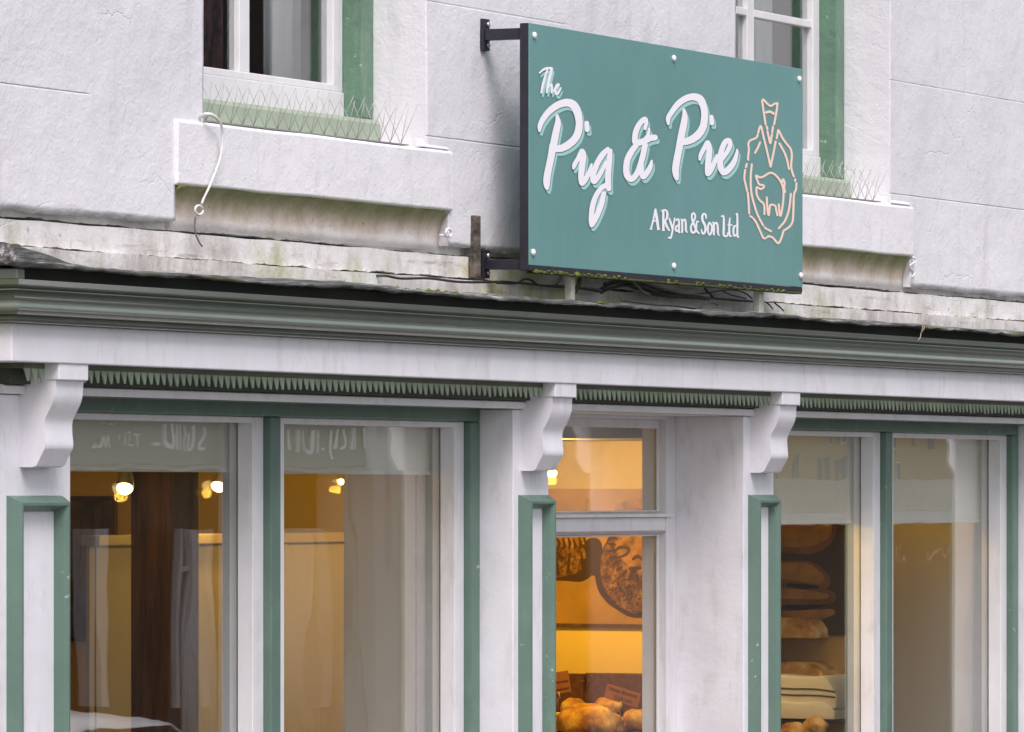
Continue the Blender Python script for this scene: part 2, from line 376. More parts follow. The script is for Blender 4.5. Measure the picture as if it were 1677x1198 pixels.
def sdf_sheet(strokes, res, grow=0.0, off=(0, 0)):
    """union of brush strokes [(x,y,r),...] turned into one flat polygon sheet (marching squares)"""
    S = []
    for st in strokes:
        c = crom(st, 5) if len(st) > 1 else [st[0], st[0]]
        S.append([(x+off[0], y+off[1], max(r+grow, .05)) for x, y, r in c])
    ax = [p for s_ in S for p in s_]
    x0 = min(p[0]-p[2] for p in ax)-res*2; x1 = max(p[0]+p[2] for p in ax)+res*2
    y0 = min(p[1]-p[2] for p in ax)-res*2; y1 = max(p[1]+p[2] for p in ax)+res*2
    xs = np.arange(x0, x1, res); ys = np.arange(y0, y1, res)
    D = np.full((len(ys), len(xs)), 1e3)
    for s_ in S:
        for a, b in zip(s_[:-1], s_[1:]):
            rm = max(a[2], b[2])+res*2
            i0 = np.searchsorted(xs, min(a[0], b[0])-rm); i1 = np.searchsorted(xs, max(a[0], b[0])+rm)
            j0 = np.searchsorted(ys, min(a[1], b[1])-rm); j1 = np.searchsorted(ys, max(a[1], b[1])+rm)
            if i1 <= i0 or j1 <= j0: continue
            gx, gy = np.meshgrid(xs[i0:i1], ys[j0:j1])
            dx, dy = b[0]-a[0], b[1]-a[1]; L2 = dx*dx+dy*dy
            t = np.clip(((gx-a[0])*dx+(gy-a[1])*dy)/L2, 0, 1) if L2 > 1e-9 else np.zeros_like(gx)
            d = np.hypot(gx-a[0]-t*dx, gy-a[1]-t*dy) - (a[2]+t*(b[2]-a[2]))
            D[j0:j1, i0:i1] = np.minimum(D[j0:j1, i0:i1], d)
    verts = []; idx = {}
    def vid(key, p):
        if key not in idx: idx[key] = len(verts); verts.append(p)
        return idx[key]
    ins = D < 0; anyc = ins[:-1, :-1] | ins[1:, :-1] | ins[:-1, 1:] | ins[1:, 1:]
    faces = []
    for j, i in np.argwhere(anyc):
        cs = [(j, i), (j, i+1), (j+1, i+1), (j+1, i)]; poly = []
        for k in range(4):
            a = cs[k]; b = cs[(k+1) % 4]; da, db = D[a], D[b]
            if da < 0: poly.append(vid(a, (xs[a[1]], ys[a[0]])))
            if (da < 0) != (db < 0):
                t = da/(da-db); key = (min(a, b), max(a, b))
                poly.append(vid(key, (xs[a[1]]+t*(xs[b[1]]-xs[a[1]]), ys[a[0]]+t*(ys[b[0]]-ys[a[0]]))))
        if len(poly) >= 3 and len(set(poly)) == len(poly): faces.append(tuple(poly))
    return verts, faces
def px_strokes(org, sc, strokes):
    return [[(org[0]+x/sc, org[1]+y/sc, r/sc) for x, y, r in st] for st in strokes]
def plate(name, mat, strokes, D, parent, res=.7, grow=0, off=(0, 0)):
    vs, fs = sdf_sheet(strokes, res, grow, off)
    mb = MB(); mb.add([(lambda q: (q[0], -D, q[1]))(at(x, y, D)) for x, y in vs], fs)
    return mb.build(name, mat, parent, recalc=False)

def wob(x, z, f, a, seed=0): return a*mnoise.noise(Vector((x*f, seed*3.7, z*f)))

# ================================================================= LARGE STRUCTURE
E = EYE
# ground: street, pavements, land
MB().box(-300, 900, -320, 300, -.6, -.16).build('ground', simple('earth', (.10, .09, .07), .95, var=.3)).__setitem__('kind', 'structure')
MB().box(-60, 140, -5.2, -1.6, -.15, 0.0).build('road', simple('asphalt', (.05, .05, .052), .85, bscale=120, bd=.004, var=.25)).__setitem__('kind', 'structure')
PAV = bricks('paving', (.30, .28, .26), (.24, .23, .22), (.12, .11, .10), .35)
MB().box(-60, 140, -1.58, -.24, -.15, .12).build('pavement', PAV, bevel=.01).__setitem__('kind', 'structure')
MB().box(-60, 34, -7.95, -5.22, -.15, .12).build('pavement', PAV, bevel=.01).__setitem__('kind', 'structure')

# ---- house
house = thing('terraced_house', (0, 0, 0), 'white rendered terraced house with sash windows above the green and white shopfront', 'house')
XL, XR = -7.0, 12.0
oL = (X(334, 0), X(696, 0)); wid = oL[1]-oL[0]
oR = (X(1456, 0)-wid, X(1456, 0))
zo = E+.80; ztop = E+2.35
sL = (X(295, .015), X(745, .015)); sR = (X(1499, .015)-(sL[1]-sL[0]), X(1499, .015))
notch_top, notch_bot = E+.7035, E+.614
def wall_panel(name, mat, parent, xs, zs, holes, y0, depth, amp, jag=.006, jtop=False, seed=0, joints=()):
    xs = sorted(set(round(x, 4) for x in xs)); zs = sorted(set(round(z, 4) for z in zs))
    nx, nz = len(xs), len(zs); vid = {}; mb = MB(); V = []; Fs = []
    def inside(i, k):
        cx, cz = (xs[i]+xs[i+1])/2, (zs[k]+zs[k+1])/2
        return not any(a < cx < b and c < cz < d for a, b, c, d in holes)
    def vert(i, k, back):
        key = (i, k, back)
        if key not in vid:
            x, z = xs[i], zs[k]
            y = y0 + wob(x, z, 1.3, amp, seed) + wob(x, z, 5, amp*.45, seed+1) + wob(x, z, 16, amp*.2, seed+2)
            for jz in joints:
                if abs(z-jz) < .0012 and mnoise.noise(Vector((x*.9, jz, 2))) > -.05: y += .0013
            if k == 0 and not back: z += wob(x, 0, 1.1, jag*(1.8 if name != 'wall' else .6), seed+9) + wob(x, 0, 6, jag, seed+5) + wob(x, 0, 25, jag*.8, seed+6) + wob(x, 0, 70, jag*.5, seed+7) + wob(x, 0, 140, jag*.35, seed+12)
            if jtop and k == nz-1: z += wob(x, 0, 7, jag*.6, seed+8)
            if back: y = y0+depth; 
            vid[key] = len(V); V.append((x, y, z))
        return vid[key]
    cells = {(i, k) for i in range(nx-1) for k in range(nz-1) if inside(i, k)}
    for i, k in cells:
        Fs.append((vert(i, k, 0), vert(i+1, k, 0), vert(i+1, k+1, 0), vert(i, k+1, 0)))
        for di, dk, a, b in ((-1, 0, (i, k), (i, k+1)), (1, 0, (i+1, k+1), (i+1, k)), (0, -1, (i+1, k), (i, k)), (0, 1, (i, k+1), (i+1, k+1))):
            if (i+di, k+dk) not in cells:
                Fs.append((vert(*a, 0), vert(*b, 0), vert(*b, 1), vert(*a, 1)))
    mb.add(V, Fs, False)
    o = mb.build(name, mat, parent)
    for p in o.data.polygons: p.use_smooth = abs(p.normal.y) > .75 or name != 'wall'
    if name != 'wall': o.modifiers.new('edges', 'EDGE_SPLIT').split_angle = R(38)
    return o
def ar(a, b, st): return list(np.arange(a, b, st))+[b]
holes = [(oL[0], oL[1], zo, ztop), (oR[0], oR[1], zo, ztop), (sL[0]+.004, sL[1]-.01, notch_bot-.1, notch_top+.02), (sR[0]+.004, sR[1]-.01, notch_bot-.1, notch_top+.02)]
hx = [v for h in holes for v in h[:2]]
J = (E+.885, E+1.222)
wall_panel('wall', 'wall', house, ar(XL, -3.2, .3)+ar(-3.2, 5.2, .018)+ar(5.2, XR, .3)+hx,
           ar(E+.614, E+1.6, .016)+[E+1.6, E+2.0, ztop, E+3.2, E+4.5, zo, notch_top+.02]+[j+d for j in J for d in (-.004, -.0015, 0, .0015, .004)],
           holes, 0.0, .24, .005, .008, joints=J)
# weathered lower courses, each a ragged coat standing a few mm in front of the one above
wall_panel('lower_render', 'lowband', house, ar(XL, -3.2, .3)+ar(-3.2, 5.2, .012)+ar(5.2, XR, .3), [E+.60, E+.62, E+.64, E+.66, E+.69, E+.74, E+.79], [], .030, .2, .004, .004, seed=11)
wall_panel('lower_render', 'lowband', house, ar(XL, -3.2, .3)+ar(-3.2, 5.2, .012)+ar(5.2, XR, .3), [E+.5375, E+.555, E+.575, E+.594], [], .008, .2, .0022, .0045, True, seed=21)
wall_panel('lower_render', 'lowband', house, ar(XL, -3.2, .3)+ar(-3.2, 5.2, .012)+ar(5.2, XR, .3), [E+.40, E+.46, E+.475, E+.505, E+.534], [], -.006, .2, .0022, .0045, True, seed=41)
MB().box(XL, XR, .26, .30, E+.42, E+.79).box(XL, oL[0]-.1, .26, .30, E+.79, E+4.5).box(oL[1]+.1, oR[0]-.1, .26, .30, E+.79, E+4.5).box(oR[1]+.1, XR, .26, .30, E+.79, E+4.5).build('inner_wall', 'plaster', house)
MB().box(XL, XR, .0, 8, E+4.5, E+4.6).box(XL, XL+.2, .3, 8, -.1, E+4.5).box(XR-.2, XR, .3, 8, -.1, E+4.5).box(XL, XR, 7.8, 8, -.1, E+4.5).build('shell', 'plaster', house)
MB().box(XL, -3.3, -.02, .24, -.15, E+.53).build('lower_wall', 'wall', house)
MB().box(5.8, XR, -.02, .24, -.15, E+.53).build('lower_wall', 'wall', house)

# sills
for (a, b) in (sL, sR):
    mb = MB()
    n = 40; V = []; Fs = []
    prof = [(.00, -.1495+.852), (-.012, .852), (-.018, .848), (-.018, .706), (-.012, .7025), (.03, .7025)]
    prof = [(.16, .862), (-.003, .8525), (-.0100, .8480), (-.0100, .7070), (-.004, .7025), (.16, .7025)]
    xs = np.linspace(a, b, n)
    for x in xs:
        for y, z in prof: V.append((x, y+wob(x, z, 4, .003, 3), E+z+wob(x, 0, 3, .004, 4)+wob(x, z, 18, .0006, 6)))
    m_ = len(prof)
    for i in range(n-1):
        for k in range(m_): Fs.append((i*m_+k, i*m_+(k+1) % m_, (i+1)*m_+(k+1) % m_, (i+1)*m_+k))
    Fs += [tuple(range(m_)), tuple((n-1)*m_+k for k in reversed(range(m_)))]
    mb.add(V, Fs); mb.build('window_sill', 'sillwhite', house, bevel=.003)
    # sloping mortar fillet where the sill runs past the reveal
    for q0, q1 in ((b-.17, b-.015),):
        MB().prism_x([(-.0075, E+.857), (.012, E+.880), (.02, E+.855)], q0, q1).build('mortar_fillet', 'sillwhite', house, bevel=.004)
    # stained cove beneath
    mb = MB(); V = []; Fs = []; n = 60
    pr = [(-.012, .7015), (.002, .690), (.012, .672), (.018, .65), (.020, .628), (.018, .606), (.05, .60), (.05, .7015)]
    xs = np.linspace(a+.012, b-.022, n); m_ = len(pr)
    for x in xs:
        for y, z in pr: V.append((x, y+wob(x, z, 9, .004, 8), E+z+wob(x, z, 8, .003, 9)))
    for i in range(n-1):
        for k in range(m_): Fs.append((i*m_+k, i*m_+(k+1) % m_, (i+1)*m_+(k+1) % m_, (i+1)*m_+k))
    Fs += [tuple(range(m_)), tuple((n-1)*m_+k for k in reversed(range(m_)))]
    mb.add(V, Fs, True); mb.build('stained_cove', 'cove', house)

# ---- upper sash windows (green box frame, white sashes)
def bars(mb, x0, x1, z0, z1, wl, wr, wb, wt, y0, y1):
    mb.box(x0, x0+wl, y0, y1, z0, z1); mb.box(x1-wr, x1, y0, y1, z0, z1)
    mb.box(x0+wl, x1-wr, y0, y1, z0, z0+wb); mb.box(x0+wl, x1-wr, y0, y1, z1-wt, z1); return mb
def upper_window(o, label):
    a, b = o; fy = .142
    mb = MB(); bw = .066
    mb.box(a, a+bw, fy, .2295, E+.9285, ztop); mb.box(b-bw, b, fy, .2295, E+.9285, ztop); mb.box(a+bw, b-bw, fy, .2295, ztop-.09, ztop)
    f = mb.build('window', 'oldgreen', house, bevel=.004); tag(f, label)
    MB().prism_x([(fy-.020, E+.8555), (fy-.020, E+.916), (fy-.012, E+.9270), (.235, E+.9270), (.235, E+.8555)], a+.002, b-.002).build('wooden_sill', 'palegreen', f, bevel=.003)
    MB().box(a+bw+.0005, b-bw-.0005, .199, .2285, E+.9272, E+.9333).build('painted_shadow_gap', 'dark', f)  # dark strip painted as the shade in the joint above the sill
    sy = .196; sx0, sx1 = a+bw+.001, b-bw-.001
    # lower sash: white subframe board, sash
    MB().box(sx0, sx1, sy-.004, .235, E+.9335, E+.9935).build('bottom_board', 'white2', f, bevel=.002)
    mid = (sx0+sx1)/2; st = .052
    for (z0, z1, yy, hb) in ((E+.9940, E+1.65, sy, E+1.385), (E+1.6505, ztop-.0905, sy+.03, E+1.98)):
        mb = MB(); y0, y1 = yy, yy+.034
        bars(mb, sx0, sx1, z0, z1, st, st, .018 if z0 < E+1 else .03, .03, y0, y1)
        zb = z0+(.018 if z0 < E+1 else .03); zt = z1-.03
        mb.box(mid-.027, mid+.027, y0+.004, y1, zb, zt)
        for (u, v) in ((sx0+st, mid-.027), (mid+.027, sx1-st)): mb.box(u, v, y0+.004, y1, hb-.011, hb+.011)
        mb.build('sash', 'white2', f, bevel=.0025)
        k = 0
        for (u, v) in ((sx0+st, mid-.027), (mid+.027, sx1-st)):
            for (p, q) in ((zb, hb-.011), (hb+.011, zt)):
                MB().box(u+.0005, v-.0005, y0+.018, y0+.021, p+.0005, q-.0005).build('pane', 'glass_up', f)
    # curtains and room behind
    return f
wL = upper_window(oL, 'left upstairs sash window in an old green box frame')
wR = upper_window(oR, 'right upstairs sash window in an old green box frame, half behind the sign')
def curtain(x0, x1, y, z0, z1, c, label, amp=.02, fr=60, dark=None):
    m, nt, N, L, B = newmat('curtain_cloth'); P = pos(nt)
    if dark:
        n = noise_node(nt, 7, 6, .7, mapping(nt, P, (3, 3, .9)))
        r = ramp(nt, n.outputs['Fac'], [(.38, dark), (.52, c), (.66, (.09, .13, .15))])
        L.new(r.outputs['Color'], B.inputs['Base Color'])
    else: B.inputs['Base Color'].default_value = (*c, 1)
    B.inputs['Roughness'].default_value = .9
    n = 70; V = []; Fs = []
    for i in range(n):
        x = x0+(x1-x0)*i/(n-1); yy = y+amp*math.sin(x*fr)+amp*.4*math.sin(x*fr*2.3+1)
        V += [(x, yy, z0), (x, yy, z1), (x, yy+.003, z0), (x, yy+.003, z1)]
    for i in range(n-1):
        o = i*4; q = o+4; Fs += [(o, q, q+1, o+1), (o+2, o+3, q+3, q+2), (o, o+2, q+2, q), (o+1, q+1, q+3, o+3)]
    Fs += [(0, 1, 3, 2), (4*n-4, 4*n-2, 4*n-1, 4*n-3)]
    o = MB().add(V, Fs, True).build('curtain', m); return tag(o, label, 'curtain')
def xb(px, D=-.25): return X(px, D)
curtain(xb(322), xb(418), .33, E+.93, ztop, (.26, .12, .13), 'dark red and blue patterned curtain in the left pane of the left upstairs window', .012, 45, (.03, .022, .04))
curtain(xb(466), xb(530), .31, E+.93, ztop, (.62, .62, .66), 'pale grey curtain in the right pane of the left upstairs window', .006, 40)
curtain(xb(1195), xb(1236), .31, E+.93, ztop, (.20, .20, .22), 'dark grey curtain in the left pane of the right upstairs window', .008, 40)
curtain(xb(1248), xb(1290), .31, E+.93, ztop, (.42, .45, .47), 'pale grey curtain in the right pane of the right upstairs window', .008, 50)
MB().box(XL+.2, XR-.2, .31, 7.8, E+.50, E+.56).build('upstairs_floor', 'floorup').__setitem__('kind', 'structure')
MB().box(XL+.2, XR-.2, 2.6, 2.7, E+.56, E+4.5).build('upstairs_wall', 'floorup').__setitem__('kind', 'structure')

# ================================================================= SHOPFRONT
Ds, Dw, Dd = .20, .11, 0.0
shop = thing('shopfront', (0, -.2, .12), 'white and green timber shopfront with corbels, pilasters, two display windows and a central door', 'shopfront')
FX = X(19, .30)            # left corner of the fascia
XE = X(1668, .11)+.46
# pilaster shafts
P1 = (X(-7, Ds), X(115, Ds)); P2 = (X(840, Ds), X(898, Ds)); P3 = (X(1217.7, Ds), X(1217.7, Ds)+(P2[1]-P2[0]))
P4 = (X(1668, Dw), X(1668, Dw)+.34)
def moulded_frame(x0, x1, z0, z1, D):     # bolection moulding with mitred corners: outer bevel, flat, inner cove
    prof = [(0, 0), (.004, .010), (.015, .030), (.021, .030), (.027, .020), (.034, .0005)]
    V = []; Fs = []; n = len(prof)
    for (cx, cz, sx, sz) in ((x0, z0, 1, 1), (x1, z0, -1, 1), (x1, z1, -1, -1), (x0, z1, 1, -1)):
        for u, d in prof: V.append((cx+sx*u, -(D+d), cz+sz*u))
    for c in range(4):
        e = (c+1) % 4
        for k in range(n-1): Fs.append((c*n+k, e*n+k, e*n+k+1, c*n+k+1))
    return MB().add(V, Fs)
for i, ((a, b), m0, m1) in enumerate(((P1, X(10, Ds), X(100, Ds)), (P2, X(848, Ds), X(896.5, Ds)), (P3, P3[0]+(X(848, Ds)-P2[0]), P3[0]+(X(896.5, Ds)-P2[0])), (P4, P4[0]+.04, P4[1]-.04))):
    back = {0: .24, 1: .09, 2: .09, 3: .24}[i]
    p = MB().box(a, b, -Ds, back, .13, E+0.2054).build('pilaster', 'white', shop, bevel=.0025)
    moulded_frame(m0, m1, .55, E-.008, Ds).build('panel_moulding', 'green', p)
    MB().box(a-.02, b+.02, -Ds-.03, -Ds-.001, .125, .42).build('plinth', 'white', p, bevel=.006)
# corbels
prof = [(.0, .0526), (.028*1.03, .0526), (.0395, .0560), (.0562, .0870), (.060, .0945), (.0612, .104), (.060, .118), (.0585, .137), (.0592, .152), (.0640, .165), (.0725, .180), (.0800, .196), (.0840, .212), (.0850, .2300), (.0865, .2435), (0, .2435)]
corb0 = None
for (a, b) in (P1, P2, P3, P4):
    c = (a+b)/2 if a != P1[0] else X(32, Ds)+.061
    x0, x1 = c-.061, c+.061
    cp = [(0, .0526), (.0288, .0526)] + crom([p for p in prof[2:-1]], 3) + [(0, .2435)]
    mb = MB().prism_x([(-Ds-d, E+z*0.962+.0012) for d, z in cp], x0, x1, True)
    o = mb.build('corbel', 'white', shop)
    es_ = o.modifiers.new('edges', 'EDGE_SPLIT'); es_.split_angle = R(30)
    MB().box(x0-.003, x1+.004, -Ds-.096, -Ds, E+0.2357, E+0.2708).build('corbel_cap', 'white', o, bevel=.0022)
# side returns: window reveals are pilaster sides; frieze backing
MB().box(FX+.12, XE, -Ds+.002, .24, E+0.2059, E+0.2703).build('frieze_board', 'green', shop)
segs = [(FX+.12, X(32, Ds)-.0005), (X(32, Ds)+.123, (P2[0]+P2[1])/2-.062), ((P2[0]+P2[1])/2+.062, (P3[0]+P3[1])/2-.062), ((P3[0]+P3[1])/2+.062, (P4[0]+P4[1])/2-.062), ((P4[0]+P4[1])/2+.062, XE)]
for a, b in segs:
    MB().prism_x([(-Ds-.014, E+0.2063), (-Ds-.014, E+0.2232), (-Ds-.006, E+0.2266), (-Ds+.0015, E+0.2266), (-Ds+.0015, E+0.2063)], a, b).build('rail', 'white2', shop, bevel=.0015)
    # tooth moulding (board, points, recess)
    y0, y1 = -Ds-.0625, -Ds-.046
    mb = MB(); n = max(1, round((b-a)/.0300)); p_ = (b-a)/n
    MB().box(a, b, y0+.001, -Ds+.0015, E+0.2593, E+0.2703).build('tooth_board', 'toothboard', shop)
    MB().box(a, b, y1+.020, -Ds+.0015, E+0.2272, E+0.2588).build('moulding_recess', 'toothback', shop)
    for k in range(n):
        c = a+(k+.5)*p_; h = random.uniform(-.0022, .0016); c += random.uniform(-.0012, .0012); w2 = p_*.5-random.uniform(.0012, .0030)
        V = [(c-w2, y0+.001, E+.2590), (c+w2, y0+.001, E+.2590), (c+w2*.42, y0-.0012, E+.2400+h), (c+w2*.17, y0-.0016, E+.2330+h), (c-w2*.17, y0-.0016, E+.2330+h), (c-w2*.42, y0-.0012, E+.2400+h)]
        V += [(x, y+.0028, z) for x, y, z in V]
        mb.add(V, [(0, 1, 2, 3, 4, 5), (11, 10, 9, 8, 7, 6), (0, 6, 7, 1), (1, 7, 8, 2), (2, 8, 9, 3), (3, 9, 10, 4), (4, 10, 11, 5), (5, 11, 6, 0)])
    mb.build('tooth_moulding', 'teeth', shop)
# fascia with return
def sweep_corner(name, prof, mat, bevel=0, smooth=False, closed=True):   # prof: (p,z), p = distance in front of the fascia plane D=.30
    V = []; Fs = []; n = len(prof)
    def path(p):  return [(FX-p, .30), (FX-p, -.30-p), (XE, -.30-p)]
    for s_ in range(3):
        for p, z in prof:
            x, y = path(p)[s_]; V.append((x, y, E+z*0.958))
    for s_ in range(2):
        for k in range(n if closed else n-1): Fs.append((s_*n+k, s_*n+(k+1) % n, (s_+1)*n+(k+1) % n, (s_+1)*n+k))
    if closed: Fs += [tuple(range(n)), tuple(2*n+k for k in reversed(range(n)))]
    o = MB().add(V, Fs, smooth).build(name, mat, shop, bevel=bevel); return o
sweep_corner('fascia', [(0, .2825), (0, .3660), (-.10, .3660), (-.10, .2825)], 'white', .0025)
roll = [(.046-.5*.0, 0)]
pr = [(-.02, .3665), (.0180, .3665), (.0215, .3672), (.0215, .3690), (.0150, .3697), (.0150, .3722), (.0225, .3730), (.0225, .3752), (.0140, .3762), (.0140, .3800)]
for k in range(13):      # torus roll
    a = -math.pi/2 + math.pi*k/12; pr.append((.0160+.0210*math.cos(a), .3975+.0165*math.sin(a)))
pr += [(.0150, .4150), (.0148, .4225), (.0180, .4290), (.0240, .4340), (.0330, .4362), (.0330, .4386), (.0255, .4394), (.0275, .4405), (.0360, .4480), (.0385, .4590), (-.02, .4590)]
oc = sweep_corner('cornice', pr, 'cornice', 0, True)
m_ = oc.modifiers.new('edges', 'EDGE_SPLIT'); m_.split_angle = R(32)
# recess above cornice, its shade painted as a near-black box
MB().box(FX+.01, XE, -.300, .0, E+0.4393, E+0.4670).build('recess_shade_box', 'dark', shop)
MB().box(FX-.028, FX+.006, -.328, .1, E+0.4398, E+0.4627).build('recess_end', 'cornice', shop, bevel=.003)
# lead flashing ledge, wavy lip drooping over the recess
def ledge():
    V = []; Fs = []
    xs = ar(FX-.045, XE, .02); n = len(xs)
    prof = [(-.312, .4900), (-.334, .4885), (-.340, .4925), (-.335, .4975), (-.31, .4975), (-.27, .497), (-.20, .4955), (-.12, .495), (-.06, .4935), (-.016, .494), (.01, .505), (.01, .482), (-.30, .4885)]
    m = len(prof)
    for x in xs:
        t = x - FX
        for j, (y, z) in enumerate(prof):
            fold = wob(x, y*2, 1.6, .009, 50)+wob(x, y*3, 5, .0075, 51)+wob(x, y*8, 14, .0045, 52)
            k = 1.0 if 3 <= j <= 9 else (.35 if j in (0, 1, 2) else .2)
            zz = z + fold*k
            if j in (1, 2): zz += wob(x, 0, 2.2, .005, 54)+wob(x, 0, 9, .0065, 57)+wob(x, 0, 30, .003, 53)
            if t < .30 and 3 <= j <= 10: zz += .030*max(0, 1-t/.30)**1.5   # kicked-up end at the left
            V.append((x, y+(wob(x, z, 6, .006, 55) if j < 5 else 0), E+zz*(1+(y+.0)/6.9)))
    for i in range(n-1):
        for k in range(m): Fs.append((i*m+k, i*m+(k+1) % m, (i+1)*m+(k+1) % m, (i+1)*m+k))
    Fs += [tuple(range(m)), tuple((n-1)*m+k for k in reversed(range(m)))]
    return MB().add(V, Fs, True).build('lead_flashing', 'lead', shop)
lead = ledge()

# ---- display windows
def display_window(x0, x1, mull, label):
    zb = .95; zt = E+0.2098
    gw = .052; mb = MB()
    fy0, fy1 = -Dw, .02
    for xa, xb_ in ((x0, x0+gw), (x1-gw, x1)) + tuple((m-.025, m+.025) for m in mull):
        mb.box(xa, xb_, fy0, fy1, zb+.06, E+0.1743)
    mb.box(x0, x1, fy0, fy1, E+0.1745, zt)
    mb.box(x0, x1, fy0-.03, fy1, zb, zb+.0595)
    w_ = mb.build('display_window', 'green', shop, bevel=.004); tag(w_, label)
    edges = [x0+gw] + [v for m in mull for v in (m-.025, m+.025)] + [x1-gw]
    for i in range(0, len(edges), 2):
        a, b = edges[i]+.0006, edges[i+1]-.0006; mb = MB()
        sy0, sy1 = -.09, -.05
        bars(mb, a, b, zb+.0605, E+0.1740, .055, .055, .06, .0145, sy0, sy1)
        mb.build('sash', 'white2', w_, bevel=.002)
        mb = MB(); bars(mb, a+.002, b-.002, zb+.065, E+0.1734, .048, .048, .055, .010, -.0445, -.026)
        mb.build('inner_stop', 'white2', w_, bevel=.0015)
        MB().box(a+.012, b-.012, -.0495, -.0450, zb+.07, E+0.1699).build('pane', 'glass', w_)
    return w_
W1x = (P1[1]+.0005, P2[0]-.0005)
m1 = X(432, Dw)+.0+.025+(.02*.9/.448)*0
m1 = (X(460, Dw)-.025)
display_window(W1x[0], W1x[1], [m1], 'left display window with two tall panes')
W2x = (P3[1]+.0005, P4[0]-.0005)
m2 = X(1462, Dw)-.025
display_window(W2x[0], W2x[1], [m2], 'right display window with two tall panes')
for a, b in (W1x, W2x):
    MB().box(a, b, -Ds+.03, .02, .13, .949).build('stall_riser', 'white', shop, bevel=.004)
# ---- door and transom light
dx0, dx1 = P2[1]+.0005, P3[0]-.0005
jw = .064
mb = MB(); fy0, fy1 = 0.0, .070
mb.box(dx0, dx0+jw, fy0, fy1, .13, E+.2135); mb.box(dx1-jw, dx1, fy0, fy1, .13, E+.2135)
mb.box(dx0+jw, dx1-jw, fy0, fy1, E+.1960, E+.2135)
mb.box(dx0+jw, dx1-jw, fy0+.003, fy1, E-.1060, E-.0680)
df = mb.build('door_frame', 'white2', shop, bevel=.003)
mb = MB(); mb.prism_x([(fy0-.008, E-.0678), (fy0-.008, E-.0600), (fy0+.03, E-.0545), (fy1, E-.0545), (fy1, E-.0678)], dx0+jw, dx1-jw+.03)
mb.build('transom_bead', 'white2', df)
mb = MB(); mb.prism_x([(fy0+.000, E-.1062), (fy0+.026, E-.1150), (fy1, E-.1150), (fy1, E-.1062)], dx0+jw, dx1-jw)
mb.build('transom_cove', 'white2', df)
mb = MB(); bars(mb, dx0+jw+.0005, dx1-jw-.0005, E-.0543, E+.1958, .012, .012, .004, .024, .020, .0265); mb.build('transom_sash', 'white2', df, bevel=.002)
MB().box(dx0+jw+.002, dx1-jw-.002, .0270, .0300, E-.052, E+.190).build('transom_pane', 'glass', df)
mb = MB(); bars(mb, dx0+jw+.0005, dx1-jw-.0005, .14, E-.1152, .06, .014, .25, .004, .020, .0265)
door = mb.build('door', 'white2', shop, bevel=.002)
MB().box(dx0+jw+.05, dx1-jw-.0045, .0270, .0300, .36, E-.1165).build('door_pane', 'doorglass', door)
MB().box(dx1-jw-.004, dx1-jw-.0005, .0305, .0705, .14, E-.1152).build('door_stile', 'white2', door)
MB().box(dx1-jw-.004, dx1-jw-.0005, .0305, .0705, E-.054, E+.19).build('transom_stop', 'white2', df)
MB().box(dx0, dx1, -Ds, .2, .0, .13).build('door_step', PAV, shop)
for a, b in ((dx0, dx1),):
    MB().box(a, b, -Ds+.006, fy0-.001, E+.2050, E+.2056).build('door_soffit', 'white2', shop)

# ================================================================= SHOP INTERIOR
RX0, RX1, RY = -3.1, 6.6, 4.6
CE = E+.42
MB().box(RX0, RX1, .25, RY, .05, .10).build('shop_floor', 'shopfloor').__setitem__('kind', 'structure')
MB().box(RX0, RX1, .02, RY, E+.36, E+.41).build('shop_ceiling', 'ceiling').__setitem__('kind', 'structure')
MB().box(RX0, RX1, RY, RY+.1, .1, E+.36).box(RX0-.1, RX0, .25, RY, .1, E+.36).box(RX1, RX1+.1, .25, RY, .1, E+.36).build('shop_wall', 'plaster').__setitem__('kind', 'structure')

# ================================================================= PROJECTING SIGN
SD = .140
sx0, sx1 = X(866.5, SD), X(1314, SD)
sz0, sz1 = E+.573, E+1.184
sign = thing('shop_sign', ((sx0+sx1)/2, -SD, sz0), 'teal sign board with white script lettering and a peach line drawing, bracketed off the wall', 'sign')
MB().box(sx0, sx1, -SD, -SD+.003, sz0, sz1).build('panel', 'sign', sign, bevel=.0008)
mb = MB(); bars(mb, sx0, sx1, sz0-.014, sz1, .025, .025, .0135, .025, -SD+.0035, -SD+.027)
mb.box(sx0, sx1, -SD+.0005, -SD+.0034, sz0-.014, sz0-.0006); mb.build('frame', 'iron', sign, bevel=.001)
MB().box(sx0+.03, sx1-.01, -SD-.002, -SD+.022, sz0-.020, sz0-.0142).build('mossy_edge', 'mossdark', sign, bevel=.0015)
mb = MB()
for i in range(70):
    t = random.random()**1.6; x = sx0+.03+(sx1-sx0-.1)*t
    mb.blob((x, -SD-.001, sz0-.014+random.uniform(-.004, .003)), (random.uniform(.006, .018), .004, random.uniform(.002, .005)), 1, .5)
mb.blob((X(942, SD), -SD-.004, sz0-.016), (.012, .006, .007), 2, .5)
tag(mb.build('moss', 'moss', sign), kind='stuff')
for (px, z) in ((873.5, sz1-.030), (1102, sz1-.030), (1307.5, sz1-.030), (871.5, sz0+.032), (1102, sz0+.028), (1310, sz0+.032)):
    MB().lathe([(.0088, .0), (.0090, -.003), (.0072, -.0060), (.0035, -.0078), (.0004, -.0082)], (X(px, SD), -SD, z), 'y', 16).build('bolt_cap', 'bolt', sign)
